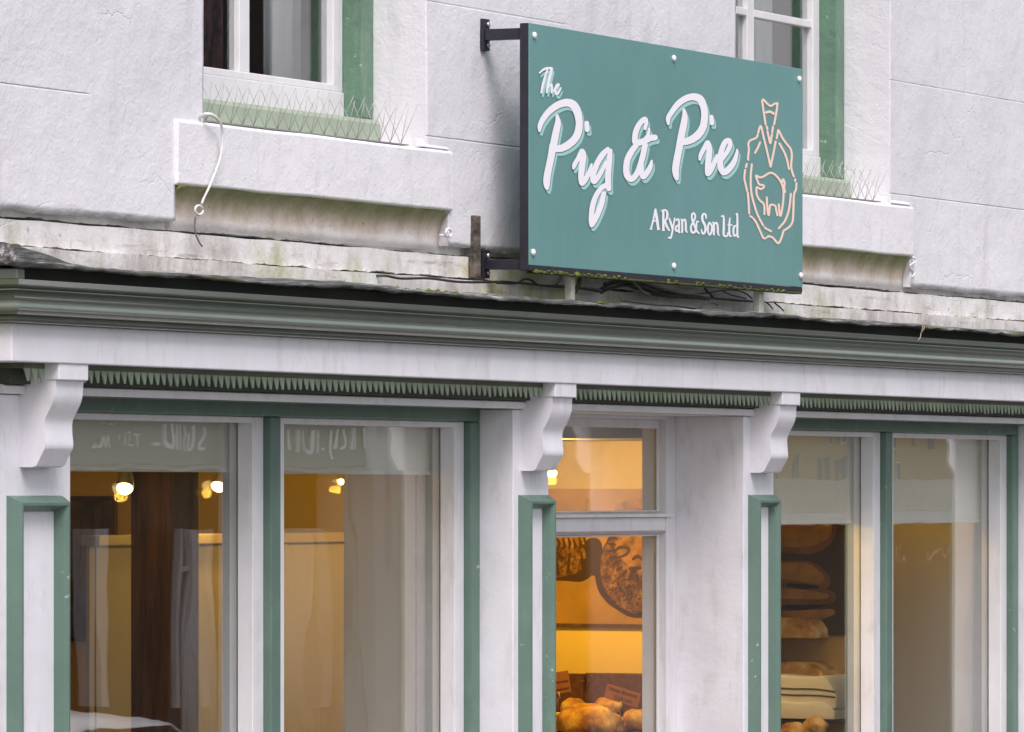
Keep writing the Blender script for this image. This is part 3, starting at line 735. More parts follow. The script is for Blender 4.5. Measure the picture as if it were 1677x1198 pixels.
# brackets (arms at right angles to the wall)
bx = X(786, 0)
def bracket(z0, z1, zc, hh):
    MB().box(bx, bx+.036, -.010, .004, z0, z1).build('wall_plate', 'iron', sign, bevel=.001)
    MB().box(bx+.004, bx+.030, -SD+.0275, -.0105, zc-hh, zc+hh).build('bracket_arm', 'iron', sign, bevel=.001)
    for zz in (z0+.014, z1-.014):
        MB().lathe([(.007, 0), (.007, -.003), (.005, -.005), (.0006, -.006)], (bx+.024, -.010, zz), 'y', 10).build('screw', 'steel', sign)
bracket(at(786, 82, 0)[1], at(786, 30, 0)[1], at(790, 57, 0)[1], .014)
bracket(at(786, 455, 0)[1], at(786, 409, 0)[1], at(790, 433, 0)[1], .013)
# posts beneath
for px, sc in ((931, 1.0), (1240, 1.3)):
    x = X(px, .105); zt = sz0-.0145
    MB().box(x-.012*sc, x+.012*sc, -.118, -.098, E+.474, zt).build('support_post', paint('weathered_post_paint', (.55, .53, .48), .6, 60, .001, .2, (.25, .22, .12), .7), sign, bevel=.002)
MB().tube([(X(949, .09), -.09, sz0-.02), (X(946, .09), -.09, E+.53), (X(936, .09), -.09, E+.505)], .006, 6).build('strut', 'mossdark', sign)

LA = (870, 90), 7.9875
LB = (870, 230), 7.4875
LC = (1010, 140), 7.048
LD = (1050, 330), 9.865
LE = (1205, 150), 4.608
the = px_strokes(*LA, [
 [(105,232,10),(150,192,15),(205,170,16),(262,172,17)], [(206,198,12),(172,300,16),(145,400,16),(128,490,13)],
 [(266,176,15),(240,280,17),(212,400,17),(198,486,13)], [(205,440,11),(240,395,12),(262,384,13),(264,430,15),(262,490,12)],
 [(285,470,9),(330,425,12),(356,385,15),(332,388,13),(312,430,14),(312,480,15),(335,510,14),(365,470,12),(388,425,7)]])
bigA = px_strokes(*LA, [
 [(105,985,20),(112,920,32),(155,830,38),(235,730,42),(340,655,46),(450,620,50),(540,645,54),(595,730,54),(620,840,47),(622,940,48),(598,1040,50),(545,1120,50),(462,1185,50)],
 [(335,790,20),(346,870,36),(336,935,44),(312,1050,47),(285,1190,48)], [(722,888,30),(730,975,32)]])
bigB = px_strokes(*LB, [
 [(431,62,46),(370,92,44),(300,100,40),(262,100,38)], [(262,60,44),(240,200,43),(212,330,42),(190,450,44),(186,540,38),(192,590,18)],
 [(515,335,18),(530,290,28),(572,215,27),(615,125,27),(638,185,36),(622,290,40),(610,400,38),(608,480,34),(622,528,27),(665,470,32),(702,390,25),(736,290,15)],
 [(935,98,22),(880,160,36),(822,245,36),(780,340,36),(752,440,34),(768,502,32),(820,440,31),(868,360,25),(912,262,18)],
 [(965,125,28),(952,250,36),(940,400,36),(938,520,36),(948,590,30)],
 [(940,545,34),(870,568,32),(802,655,31),(757,765,33),(737,880,32),(727,990,26),(737,1045,20),(775,975,33),(822,870,35),(862,760,34),(885,650,30)]])
bigC = px_strokes(*LC, [
 [(325,495,18),(338,430,22),(322,385,28),(272,425,31),(226,505,33),(207,590,33),(216,655,34),(300,645,38),(380,605,36),(436,598,34)],
 [(370,498,14),(362,555,18),(325,615,22)],
 [(222,685,32),(170,755,35),(122,850,37),(107,960,37),(120,1040,37),(165,1078,34),(222,1025,33),(265,925,33),(300,800,33),(325,690,32)],
 [(280,900,28),(284,1000,32),(305,1055,27),(350,1000,31),(386,930,27),(400,868,13)],
 [(592,440,16),(592,372,28),(640,292,31),(710,205,35),(800,145,37),(890,128,41),(962,160,44),(1004,260,41),(1010,370,41),(994,470,43),(950,550,45),(880,610,44),(800,643,40),(740,650,36)],
 [(772,276,16),(782,340,31),(775,420,39),(755,520,41),(735,620,41),(714,740,41),(690,860,41),(676,960,41),(682,1040,33),(692,1078,18)],
 [(955,850,16),(970,790,25),(1012,710,27),(1046,655,26),(1066,730,33),(1056,850,36),(1046,950,33),(1046,1020,26),(1082,975,31),(1122,890,27),(1150,802,14)],
 [(1090,362,25),(1096,430,28)],
 [(1218,845,22),(1268,770,26),(1306,690,27),(1292,632,28),(1245,655,31),(1206,750,33),(1191,850,35),(1196,940,35),(1232,1002,34),(1292,960,37),(1350,880,31),(1385,770,18),(1385,738,10)]])
big = the + bigA + bigB + bigC
small = px_strokes(*LD, [
 [(152,438,11),(190,300,13),(226,125,15)], [(226,125,16),(252,290,21),(272,440,18)], [(198,310,9),(250,312,9)], [(138,440,9),(168,441,9)], [(258,450,9),(292,440,9)],
 [(352,145,17),(354,455,18)], [(322,148,10),(375,134,13),(412,160,16),(418,220,17),(400,285,15),(362,312,11)], [(382,312,14),(410,400,18),(448,462,13)], [(338,460,9),(372,462,9)],
 [(448,268,11),(475,345,16),(503,440,17)], [(538,268,11),(515,390,12),(488,535,13),(470,585,14),(440,578,12)],
 [(558,302,10),(588,280,13),(606,320,15),(606,485,14),(622,490,9)], [(604,372,11),(562,402,14),(552,450,15),(574,476,13),(603,440,10)],
 [(645,285,11),(656,310,15),(658,490,15)], [(660,325,10),(696,286,13),(714,330,15),(718,460,15),(738,492,10)],
 [(920,322,11),(892,326,11),(884,420,14),(858,490,16),(815,492,16),(798,430,15),(808,375,14),(846,310,14),(868,240,13),(852,190,14),(820,200,14),(815,270,15),(850,370,16),(888,465,16),(930,512,11)],
 [(1046,265,11),(1038,212,14),(1008,195,15),(982,235,17),(990,310,19),(1026,380,19),(1034,455,18),(1010,512,15),(980,505,13),(970,452,10)],
 [(1100,338,14),(1130,375,14),(1138,440,14),(1125,505,14),(1102,532,14),(1080,500,14),(1072,440,14),(1080,375,14),(1100,338,14)],
 [(1155,332,11),(1168,360,15),(1170,530,15)], [(1172,372,10),(1208,338,13),(1230,385,15),(1236,505,15),(1254,542,10)],
 [(1292,236,10),(1326,240,14),(1330,400,17),(1330,540,17),(1385,552,13),(1394,498,8)],
 [(1430,262,9),(1420,340,14),(1418,480,15),(1430,552,13),(1454,556,9)], [(1398,372,9),(1464,378,9)],
 [(1530,205,9),(1548,220,14),(1550,540,15),(1572,564,9)], [(1542,385,11),(1500,400,15),(1484,470,15),(1498,552,14),(1542,520,11)]])
r6 = 7.4
E_ = lambda *p: [(x, y, r6) for x, y in p]
emblem = px_strokes(*LE, [E_((222,245),(208,150),(196,72)), E_((196,70),(205,58),(228,82),(260,106),(290,90),(312,86)), E_((312,86),(304,150),(287,245)),
 E_((230,262),(236,282)), E_((278,262),(272,305)), E_((236,300),(248,350),(258,388),(266,345),(271,322)), [(228,155,9),(255,150,9),(282,164,9)],
 E_((166,308),(176,275),(186,258),(196,290)), E_((198,300),(212,362)), E_((216,375),(236,460),(260,565)), E_((260,565),(280,470),(298,375)), E_((306,350),(314,310),(320,290),(345,340),(375,385),(410,430),(420,480),(415,560),(425,610),(436,638)),
 E_((163,325),(150,348),(105,368),(92,395),(96,430),(90,500),(92,512)), E_((80,545),(74,568)), E_((68,588),(62,650),(72,700),(82,748)), E_((88,762),(95,850),(98,918)),
 E_((106,938),(122,948)), E_((132,958),(155,992),(185,1060),(203,1102)), E_((212,1106),(222,1106)), E_((234,1096),(250,1090),(278,1102),(300,1128),(320,1142),(340,1108),(358,1048)), E_((364,1044),(400,1020),(425,980),(432,900),(436,780),(452,735),(454,690)), E_((446,660),(444,672)),
 E_((118,548),(110,640),(115,760),(145,880),(170,945),(204,1008)), E_((216,1024),(226,1032)), E_((236,1038),(264,1052)), E_((181,382),(162,425),(143,460)),
 E_((327,390),(365,460),(386,520),(398,582)), E_((413,770),(400,880),(370,970),(322,1030)),
 E_((168,690),(150,634),(178,646),(205,640),(260,611),(305,636),(342,690),(358,750),(352,850),(336,935),(326,900),(322,850)),
 E_((312,932),(302,890),(294,860),(258,856),(246,930),(236,880),(231,797)), E_((214,922),(210,850),(178,818),(156,775),(156,722),(185,735)), E_((168,690),(180,702),(205,705),(208,722),(185,735)), E_((345,685),(355,660),(366,690),(362,720),(370,755))])
px_ = (3.0, 6.2)
plate('lettering_shadow', 'mint', bigA+bigB+bigC, SD+.0012, sign, .8, .1, px_)
plate('lettering_shadow', 'mint', the, SD+.0012, sign, .7, 0, (2.4, 6.0))
plate('lettering_outline', 'thinline', bigA+bigB+bigC, SD+.0016, sign, .8, .25, (.55, 1.0))
plate('lettering', 'letter', big, SD+.0021, sign, .7)
plate('lettering', 'letter', small, SD+.0012, sign, .45, .15)
plate('emblem', 'peach', emblem, SD+.0012, sign, .6, .15)

# ================================================================= FITTINGS ON THE HOUSE
# bird spikes
def spikes(x0, x1, label, step=.061):
    t = thing('bird_spikes', ((x0+x1)/2, 0, E+.858), label, 'bird spikes', 'bird spike strips on the upstairs sills')
    MB().box(x0, x1, .002, .022, E+.8560, E+.8590).build('base_strip', 'spike', t)
    n = int((x1-x0)/step); r = .00075
    for i in range(n+1):
        x = x0+.01+i*step+random.uniform(-.003, .003)
        for (dy, dx, h) in ((.038, -.006, .092), (-.044, .012, .098), (-.018, .004, .088)):
            j = random.uniform(-.006, .006)
            b = (x+random.uniform(-.002, .002), .012, E+.859)
            MB().tube([b, (b[0]+dx*.5, .012+dy*.5, b[2]+h*.5), (b[0]+dx+j, .012+dy+j, b[2]+h)], r, 5).build('spike', 'spike', t)
    return t
spikes(oL[0]+.02, X(664, -.01), 'thin steel bird spikes along the sill of the left upstairs window')
spikes(oR[0]+.03, X(1438, -.01), 'thin steel bird spikes along the sill of the right upstairs window behind the sign')
# white cord hanging over the left sill with its ring
def P8(x, y, D): q = at(270+x/4.793, 170+y/4.793, D); return (q[0], -D, q[1])
c = thing('hanging_cord', P8(330, 75, .03), 'white painted cord looped over the left end of the left sill through a small ring', 'cord')
path = [P8(*p) for p in ((275, 98, .0), (300, 84, .012), (330, 78, .024), (370, 88, .030), (410, 118, .032), (440, 165, .032), (452, 230, .030), (448, 320, .028), (430, 430, .026), (400, 520, .024), (368, 600, .022), (335, 675, .018), (305, 735, .012), (285, 785, .010))]
path = crom(path, 5)
MB().tube(path, .0032, 8, [.0042 if i < 22 else .0030 for i in range(len(path))]).build('cord', 'cord', c)
ctr = P8(256, 833, .012)
mb = MB(); ring = [(ctr[0]+.016*math.cos(a)*1.2, ctr[1]-.003, ctr[2]+.0105*math.sin(a)) for a in np.linspace(0.4, 2*math.pi+.1, 26)]
mb.tube(ring, .0030, 8).build('ring', 'cord', c)
tp = crom([P8(*p) for p in ((240, 885, .012), (232, 940, .010), (238, 1010, .012), (262, 1075, .014), (290, 1118, .016))], 5)
MB().tube(tp, .0022, 6).build('tail', 'greycable', c)
# screw eye by the end of the sill
q = at(733, 381, .01)
se = MB().tube([(q[0]+.016*math.cos(a), -.012, q[1]+.010*math.sin(a)) for a in np.linspace(-1.2, 4.4, 22)]+[(q[0]-.020, .004, q[1]-.006)], .0035, 7).build('screw_eye', 'sillwhite')
tag(se, 'white painted screw eye in the wall below the right end of the left sill', 'hook')
q = at(1495, 437, .01)
pts = [(q[0]+.020*math.sin(k*1.3), -.008-.004*math.sin(k), q[1]+.030-k*.0075) for k in range(9)]
se = MB().tube(crom(pts, 4), .0030, 7).build('wire_stub', 'cord'); tag(se, 'white painted wire tangle on the wall below the right end of the right sill', 'wire')
# rusty bar
a = at(777, 352, .012); b = at(777, 455, .012)
mb = MB(); mb.box(a[0], a[0]+.034, -.014, .004, b[1], a[1]); rb = mb.build('iron_bar', 'rust', bevel=.003); tag(rb, 'rusty upright iron bar on the wall behind the lower sign bracket', 'bar')

# cables on the ledge
def cab(pts, r, mat, label, D=.06):
    P = [(lambda q: (q[0], -d, q[1]))(at(x, y, d)) for x, y, d in pts]
    o = MB().tube(crom(P, 6), r, 7).build('cable', mat); tag(o, label, 'cable', 'cables lying on the lead ledge under the sign')
def Z7(x, y, d=.06): return (1000+x/5.59, 420+y/5.59, d)
def Z6(x, y, d=.05): return (770+x/6.9875, 340+y/6.9875, d)
cab([Z6(-1300, 790, -.04), Z6(-1000, 775, .02), Z6(-800, 808, .04), Z6(-480, 806), Z6(-150, 846), Z6(150, 850), Z6(400, 845), Z6(700, 875), Z6(1000, 905), Z6(1250, 920), Z6(1500, 960)], .0032, 'cable', 'long black cable running along the ledge from the left to the posts under the sign')
cab([Z6(300, 858), Z6(520, 862), Z6(620, 815), Z6(700, 830), Z6(780, 885), Z6(950, 890), Z6(1180, 900)], .0032, 'cable', 'black cable with a small hump near the lower left corner of the sign')
cab([Z6(980, 880, .07), Z6(1020, 820, .07), Z6(1050, 750, .07)], .0040, 'greycable', 'short grey cable slanting up to the sign beside the first post')
cab([Z7(-60, 250), Z7(40, 215), Z7(180, 212), Z7(330, 260), Z7(480, 310), Z7(640, 340), Z7(860, 375)], .0045, 'cable', 'thick black cable, topmost of the bundle under the middle of the sign')
cab([Z7(-80, 290), Z7(20, 245), Z7(160, 235), Z7(300, 285), Z7(450, 335), Z7(620, 358), Z7(900, 385)], .0048, 'cable', 'thick black cable, second from the top of the bundle under the sign')
cab([Z7(-90, 330), Z7(0, 290), Z7(140, 262), Z7(260, 300), Z7(420, 350), Z7(640, 372)], .0040, 'cable', 'black cable, third from the top of the bundle under the sign')
cab([Z7(185, 205, .08), Z7(235, 260, .08), Z7(290, 320, .08), Z7(350, 352, .08)], .0046, 'greycable', 'grey brown cable dropping from the sign onto the ledge across the bundle')
cab([Z7(210, 215, .09), Z7(330, 240, .09), Z7(470, 285, .09), Z7(640, 330, .09), Z7(800, 345, .09)], .0026, 'greycable', 'thin grey cable stretched above the bundle under the sign')
cab([Z7(700, 340), Z7(860, 335), Z7(1000, 310), Z7(1130, 305), Z7(1230, 335), Z7(1295, 385)], .0022, 'cable', 'thin black cable arching below the right half of the sign')
cab([Z7(1030, 320), Z7(1100, 350), Z7(1180, 370), Z7(1240, 385)], .0020, 'cable', 'thin black cable inside the arch near the second post')
cab([Z7(860, 290), Z7(890, 325), Z7(915, 345), Z7(935, 380)], .0032, 'cable', 'short black cable knotted with moss under the right half of the sign')
cab([Z7(500, 355), Z7(700, 375), Z7(900, 378), Z7(1100, 395), Z7(1320, 410)], .0034, 'cable', 'black cable lying flat on the ledge towards the second post')
cab([Z7(100, 400, .14), Z7(300, 425, .15), Z7(420, 440, .16), Z7(600, 450, .17), Z7(800, 480, .18)], .0030, 'cable', 'black cable nearest the edge of the ledge under the sign')
cab([Z7(820, 470, .17), Z7(850, 435, .15), Z7(930, 425, .14), Z7(985, 440, .15)], .0024, 'cable', 'small black loop of cable at the edge of the ledge')
cab([Z7(1420, 415, .10), Z7(1450, 440, .12), Z7(1480, 475, .14)], .0022, 'cable', 'first short black cable end right of the second post')
cab([Z7(1500, 425, .10), Z7(1540, 455, .12), Z7(1580, 495, .14)], .0022, 'cable', 'last short black cable end right of the second post')
# moss on the ledge
mb = MB()
for i in range(95):
    px = random.choice((random.gauss(700, 30), random.gauss(840, 50), random.gauss(1010, 90)))
    d = random.uniform(.02, .30); x = X(px, d)
    mb.blob((x, -d, E+.490-d*.045), (random.uniform(.006, .022), random.uniform(.006, .015), random.uniform(.002, .008)), 1, .6)
tag(mb.build('moss', 'moss'), 'green moss growing on the lead ledge below the sign', 'moss', kind='stuff')
q = at(1505, 545, .34)
mb = MB()
for dx, dz in ((-.030, -.022), (.026, .020), (.010, .030)): mb.tube([(q[0], -.345, q[1]), (q[0]+dx*.5, -.349, q[1]+dz*.6), (q[0]+dx, -.347, q[1]+dz)], .0016, 5)
tag(mb.build('dry_straw', simple('dry_straw', (.30, .25, .18), .8)), 'wisp of dry straw caught on the right part of the cornice', 'straw')

# ================================================================= INSIDE THE SHOP
def roller_blind(x0, x1, zb, label, y=-.012):
    t = thing('roller_blind', ((x0+x1)/2, y, zb), label, 'blind', 'roller blinds in the shop windows')
    MB().box(x0, x1, y, y+.002, zb+.012, E+.205).build('fabric', 'blind', t)
    MB().box(x0, x1, y-.004, y+.006, zb, zb+.0118).build('bottom_bar', 'blind', t, bevel=.002)
    return t
for i, (a, b, zb, lb) in enumerate(((W1x[0]+.06, m1-.032, E+.045, 'grey roller blind drawn part way in the first pane from the left'), (m1+.032, W1x[1]-.09, E+.042, 'grey roller blind drawn part way in the second pane from the left'),
        (W2x[0]+.06, m2-.032, E-.092, 'grey roller blind pulled lower in the pane beside the third pilaster'), (m2+.032, W2x[1]-.07, E-.094, 'grey roller blind pulled lower in the rightmost pane'))):
    roller_blind(a, b, zb, lb)
# bead chain
cx_ = X(681, -.03); mb = MB()
mb.tube([(cx_, .03, E+.05), (cx_, .03, 1.2)], .0010, 5)
for k in range(110): mb.lathe([(.0006, -.0028), (.0024, -.0014), (.0028, 0), (.0024, .0014), (.0006, .0028)], (cx_, .03, E+.045-k*.0085), 'z', 7)
tag(mb.build('bead_chain', 'chain'), 'brown bead chain of the blind in the second pane', 'chain')
# partitions at the right end of each display (square to the street)
def partition(xp, pxend, label, mat='partition'):
    y1 = atX(pxend, 900, xp)[0]
    tag(MB().box(xp, xp+.03, .0, y1, .12, E+.35).build('partition', mat, bevel=.003), label, 'partition')
    return y1
partition(W1x[1]-.035, 562, 'cream side panel closing the right end of the left display window')
partition(W2x[1]-.035, 1462, 'cream side panel closing the right end of the right display window')
# oak post
px1 = X(327, -.60)
tag(MB().box(px1-.16, px1, .60, .714, .1, E+.355).build('oak_post', 'oak', bevel=.008), 'dark old oak post standing inside behind the leftmost pane', 'post')
# cream inner blind behind the post
ib = thing('inner_blind', (X(250, -1.5), 1.5, 1.2), 'cream blind panel hanging inside the shop behind the oak post', 'blind')
zt_ = at(300, 874, -1.5)[1]
MB().box(X(146, -1.5), X(640, -1.5), 1.5, 1.51, .9, zt_-.03).build('fabric', simple('cream_fabric', (.42, .36, .27), .9, bscale=600, bd=.0005), ib)
MB().box(X(146, -1.5), X(640, -1.5), 1.47, 1.53, zt_-.03, zt_).build('headrail', simple('headrail_paint', (.42, .33, .22), .6), ib, bevel=.004)
MB().tube([(X(156, -1.45), 1.45, zt_-.02), (X(156, -1.45), 1.45, 1.1)], .003, 6).build('chain', 'chain', ib)
# framed picture on an inner wall seen in the left corner
WY = 3.4
MB().box(RX0, RX1, WY, WY+.08, .1, E+.355).build('inner_shop_wall', 'plaster').__setitem__('kind', 'structure')
def spotlight(px, py, y, label, aim=(-.55, -.25, -.62), size=.021, watts=9):
    x, z = at(px, py, -y); t = thing('spotlight', (x, y, z), label, 'spotlight', 'spotlights hanging from the shop ceiling')
    A = Vector(aim).normalized(); c = Vector((x, y, z))
    u = A.cross(Vector((0, 0, 1))).normalized(); v = u.cross(A)
    def lat(prof, n=18):
        V = [c+u*(r*math.cos(2*math.pi*k/n))+v*(r*math.sin(2*math.pi*k/n))-A*h for r, h in prof for k in range(n)]
        m = len(prof); Fs = [(i*n+k, i*n+(k+1) % n, (i+1)*n+(k+1) % n, (i+1)*n+k) for i in range(m-1) for k in range(n)]
        return V, Fs+[tuple((m-1)*n+k for k in range(n))]
    V, Fs = lat([(size, 0), (size*1.08, .004), (size*1.02, .02), (size*.6, .075), (size*.45, .10)])
    MB().add(V, Fs, True).build('lamp_head', simple('lamp_metal', (.55, .48, .36), .35, .6), t)
    V, Fs = lat([(size*.96, .002), (size*.8, -.004), (size*.4, -.009), (.0005, -.011)])
    MB().add(V, Fs, True).build('bulb', simple('lit_bulb', (1, .9, .7), .5, em=(1, .72, .30), es=6), t)
    MB().tube([c-A*.06, c-A*.06+Vector((0, 0, .05)), Vector((x+.03, y+.03, E+.355))], .007, 6).build('stem', simple('lamp_metal', (.55, .48, .36), .35, .6), t)
    if watts:
        l = bpy.data.lights.new('spotlight_light', 'POINT'); l.energy = watts; l.color = (1, .58, .075); l.shadow_soft_size = .012
        lo = bpy.data.objects.new('lamp_light', l); col.objects.link(lo); lo.parent = t
        lo.location = Vector(aim).normalized()*.03
spotlight(203.5, 800, .50, 'lit spotlight left of the oak post', watts=1.5)
spotlight(357, 797, 1.42, 'lit spotlight right of the oak post', aim=(-.55, -.1, -.5), size=.021, watts=1.6)
spotlight(558, 788, .90, 'small lit spotlight half hidden by the side panel of the left display', size=.010, watts=1.5)
# ---- behind the door
XP = dx1+1.35
yA, zA = atX(1075, 1022, XP); yB, _ = atX(890, 1022, XP)
MB().box(XP, XP+.06, -.0+.30, 3.39, .1, E+.355).build('display_wall', simple('warm_display_wall', (.85, .62, .16), .8)).__setitem__('kind', 'structure')
fya, fza = atX(193, 1050, XP); fyb, fzb = atX(100, 812, XP)
fp = thing('framed_picture', (XP, (fya+fyb)/2, fza), 'dark framed picture on the yellow wall at the left of the leftmost pane', 'picture')
MB().box(XP-.02, XP-.0005, fya, fyb, fza, fzb).build('frame', 'oak', fp, bevel=.003)
MB().box(XP-.023, XP-.0205, fya+.012, fyb-.012, fza+.014, fzb-.014).build('print', simple('dark_print', (.16, .10, .03), .7, var=.8, vscale=9), fp)
for k in range(4):
    y = fya+.03+(fyb-fya)*k/5
    MB().tube([(XP-.025, y+.03, fza+.05), (XP-.025, y+.01, (fza+fzb)/2), (XP-.025, y, fzb-.04)], .004, 6).build('print_line', 'oak', fp)
MB().box(XP-.9, XP-.001, .09, 1.2, atX(980, 722, XP)[1], E+.35).build('added_dark_box', 'beam').__setitem__('kind', 'structure')  # dark box added to dull the bright wall above the poster
ptop = atX(980, 721, XP)[1]
poster = thing('pie_poster', (XP, (yA+yB)/2, zA), 'large poster of crimped pork pies on cloth hanging behind the door glass', 'poster')
MB().box(XP-.012, XP-.0005, yA-.25, yB+.06, zA, ptop).build('sheet', simple('printed_cloth', (.36, .20, .04), .7, var=.25, vscale=6), poster)
MB().box(XP-.016, XP-.0005, yA-.25, yB+.06, zA-.008, zA-.0005).build('edge', 'oak', poster)
MB().box(XP-.0128, XP-.0122, yA-.25, yB+.06, atX(980, 800, XP)[1], ptop-.002).build('backdrop_with_reflection', simple('pale_print_and_reflection', (.50, .38, .28), .7, var=.15), poster)  # pale print with the beige reflection in the glass mixed into its colour
def onX(pts, xp): return [(xp, *atX(x, y, xp)) for x, y in pts]
def printed(name, strokes, off, mat, res=1.2):
    vs, fs = sdf_sheet(strokes, res)
    return MB().add([(XP-off, *atX(x, y, XP)) for x, y in vs], fs).build(name, mat, poster, recalc=False)
def pie_mat():
    m, nt, N, L, B = newmat('printed_pie_texture'); P = pos(nt)
    n = noise_node(nt, 34, 9, .75, P); r = ramp(nt, n.outputs['Fac'], [(.38, (.022, .008, .003)), (.48, (.12, .048, .010)), (.56, (.21, .10, .024)), (.68, (.38, .21, .055))])
    L.new(r.outputs['Color'], B.inputs['Base Color']); B.inputs['Roughness'].default_value = .8; return m
crust = simple('printed_pie_crust', (.15, .062, .014), .8, var=.9, vscale=38)
crustd = simple('printed_pie_shadow', (.045, .020, .008), .8)
crustl = simple('printed_pie_highlight', (.24, .115, .03), .8, var=.7, vscale=34)
def Z3(x, y, r): return (895+x/3.4227, 690+y/3.4227, r/3.4227)
printed('printed_shadow', [[Z3(180, 790, 108), Z3(120, 780, 112), Z3(0, 780, 110)], [Z3(420, 650, 60), Z3(430, 860, 150), Z3(520, 940, 160)], [Z3(270, 700, 50), Z3(280, 820, 45)]], .013, crustd)
printed('printed_pie', [[Z3(130, 760, 100), Z3(60, 765, 110)], [Z3(480, 790, 168), Z3(520, 850, 205), Z3(560, 880, 205)]], .0135, pie_mat())
printed('printed_lid', [[Z3(450, 510, 62), Z3(560, 505, 75)], [Z3(180, 655, 42), Z3(80, 660, 45)], [Z3(500, 690, 108), Z3(560, 720, 120)]], .014, crustl)
cr = []
for k in range(15):
    a = R(118+k*13); cx2, cy2, rr = 545, 715, 178
    p = lambda q, r_: Z3(cx2+q*math.cos(a), cy2-q*math.sin(a)*.95, r_)
    cr.append([p(rr-26, 5), p(rr-6, 9), p(rr+14, 5)])
for k in range(40):
    x, y = random.uniform(10, 260), random.uniform(690, 850); cr.append([Z3(x, y, 3), Z3(x+random.uniform(-6, 6), y+random.uniform(8, 22), 2)])
for k in range(8): cr.append([Z3(40+k*30, 650+8*math.sin(k*2), 4), Z3(50+k*30, 690+6*math.cos(k*3), 8), Z3(44+k*30, 715, 4)])
cr += [[Z3(385, 735, 5), Z3(420, 705, 9), Z3(470, 712, 8), Z3(455, 745, 8), Z3(400, 765, 5)], [Z3(495, 770, 8), Z3(520, 755, 10), Z3(552, 778, 8)], [Z3(480, 825, 9), Z3(530, 820, 12)], [Z3(60, 740, 6), Z3(75, 850, 10)], [Z3(140, 740, 6), Z3(130, 840, 9)], [Z3(205, 740, 6), Z3(215, 830, 9)]]
for k in range(150):
    x, y = random.uniform(330, 560), random.uniform(860, 1080)
    if (x-540)**2+(y-860)**2 < 200**2: cr.append([Z3(x, y, random.uniform(2, 5)), Z3(x+random.uniform(-14, 14), y+random.uniform(-8, 8), 2)])
printed('printed_crimps', cr, .0143, crustd, .8)
spotlight(903, 775, .75, 'lit spotlight behind the second corbel over the door display', size=.016, watts=11)
lg = bpy.data.objects['spotlight.003'] if 'spotlight.003' in bpy.data.objects else None
# counter, basket trays, loaves and cards behind the door
cz = atX(980, 1215, XP-.35)[1]-.02
tag(MB().box(XP-.75, XP-.005, .32, 2.6, cz-.05, cz).build('counter', 'shopfloor', bevel=.004), 'wooden display counter against the yellow wall behind the door', 'counter')
def basket(px0, px1, py0, dep, label, x):
    ya, zt2 = atX(px1, py0, x); yb, _ = atX(px0, py0, x)
    t = thing('bread_basket', (x, (ya+yb)/2, cz), label, 'basket', 'wicker trays on the counter behind the door')
    mb = MB(); wk = .014
    for k in range(9):
        z = cz+.006+k*(zt2-cz-.012)/8 if k < 3 else zt2-.004-(k-3)*.0045
        for (a0, a1) in (((x, ya), (x, yb)),) if k > 2 else (((x, ya), (x, yb)), ((x-dep, ya), (x-dep, yb)), ((x, ya), (x-dep, ya)), ((x, yb), (x-dep, yb))):
            n = 14; mb.tube([(a0[0]+(a1[0]-a0[0])*i/n+.004*math.sin(i*math.pi+k*math.pi), a0[1]+(a1[1]-a0[1])*i/n+.004*math.cos(i*math.pi+k*math.pi), z-(.25*(x-a0[0]-(a1[0]-a0[0])*i/n))*.3) for i in range(n+1)], .0052, 6)
    mb.box(x-.004, x+.004, ya, yb, cz+.001, zt2-.012)
    mb.build('wicker', simple('dark_wicker', (.11, .04, .015), .7, var=.5, vscale=60), t)
    return t
basket(880, 955, 1103, .25, 'dark wicker tray with loaves at the left behind the door', XP-.08)
basket(957, 1056, 1103, .25, 'dark wicker tray with loaves at the right behind the door', XP-.06)
def breadmat():
    m, nt, N, L, B = newmat('bread_crust'); P = pos(nt)
    n = noise_node(nt, 14, 6, .65, P); r = ramp(nt, n.outputs['Fac'], [(.36, (.28, .10, .02)), (.50, (.62, .33, .07)), (.64, (.82, .62, .28))])
    L.new(r.outputs['Color'], B.inputs['Base Color']); B.inputs['Roughness'].default_value = .6; L.new(bump(nt, n.outputs['Fac'], .008), B.inputs['Normal']); return m
M['bread'] = breadmat()
def loaf(px, py, rpx, x, label, flat=.55, yr=1.0):
    y, z = atX(px, py, x); r = rpx/F*(x-CAMX)/CA
    o = MB().blob((x, y, z), (r*1.0, r*yr, r*flat), 4, .22, 1.6).build('bread_loaf', 'bread'); tag(o, label, 'bread', 'loaves on the counter and in the window')
loaf(966, 1183, 50, XP-.22, 'large golden crusty loaf, front one behind the door glass', .62)
loaf(915, 1188, 34, XP-.15, 'darker loaf half hidden at the left edge of the door glass', .6)
loaf(1010, 1192, 30, XP-.14, 'small loaf to the right of the large golden loaf', .6)
loaf(1042, 1178, 24, XP-.16, 'round dark golden loaf at the right edge of the door glass', .75)
loaf(938, 1158, 22, XP-.11, 'small brown loaf behind the large golden loaf on the left', .7)
loaf(995, 1156, 22, XP-.10, 'small brown loaf behind the large golden loaf on the right', .7)
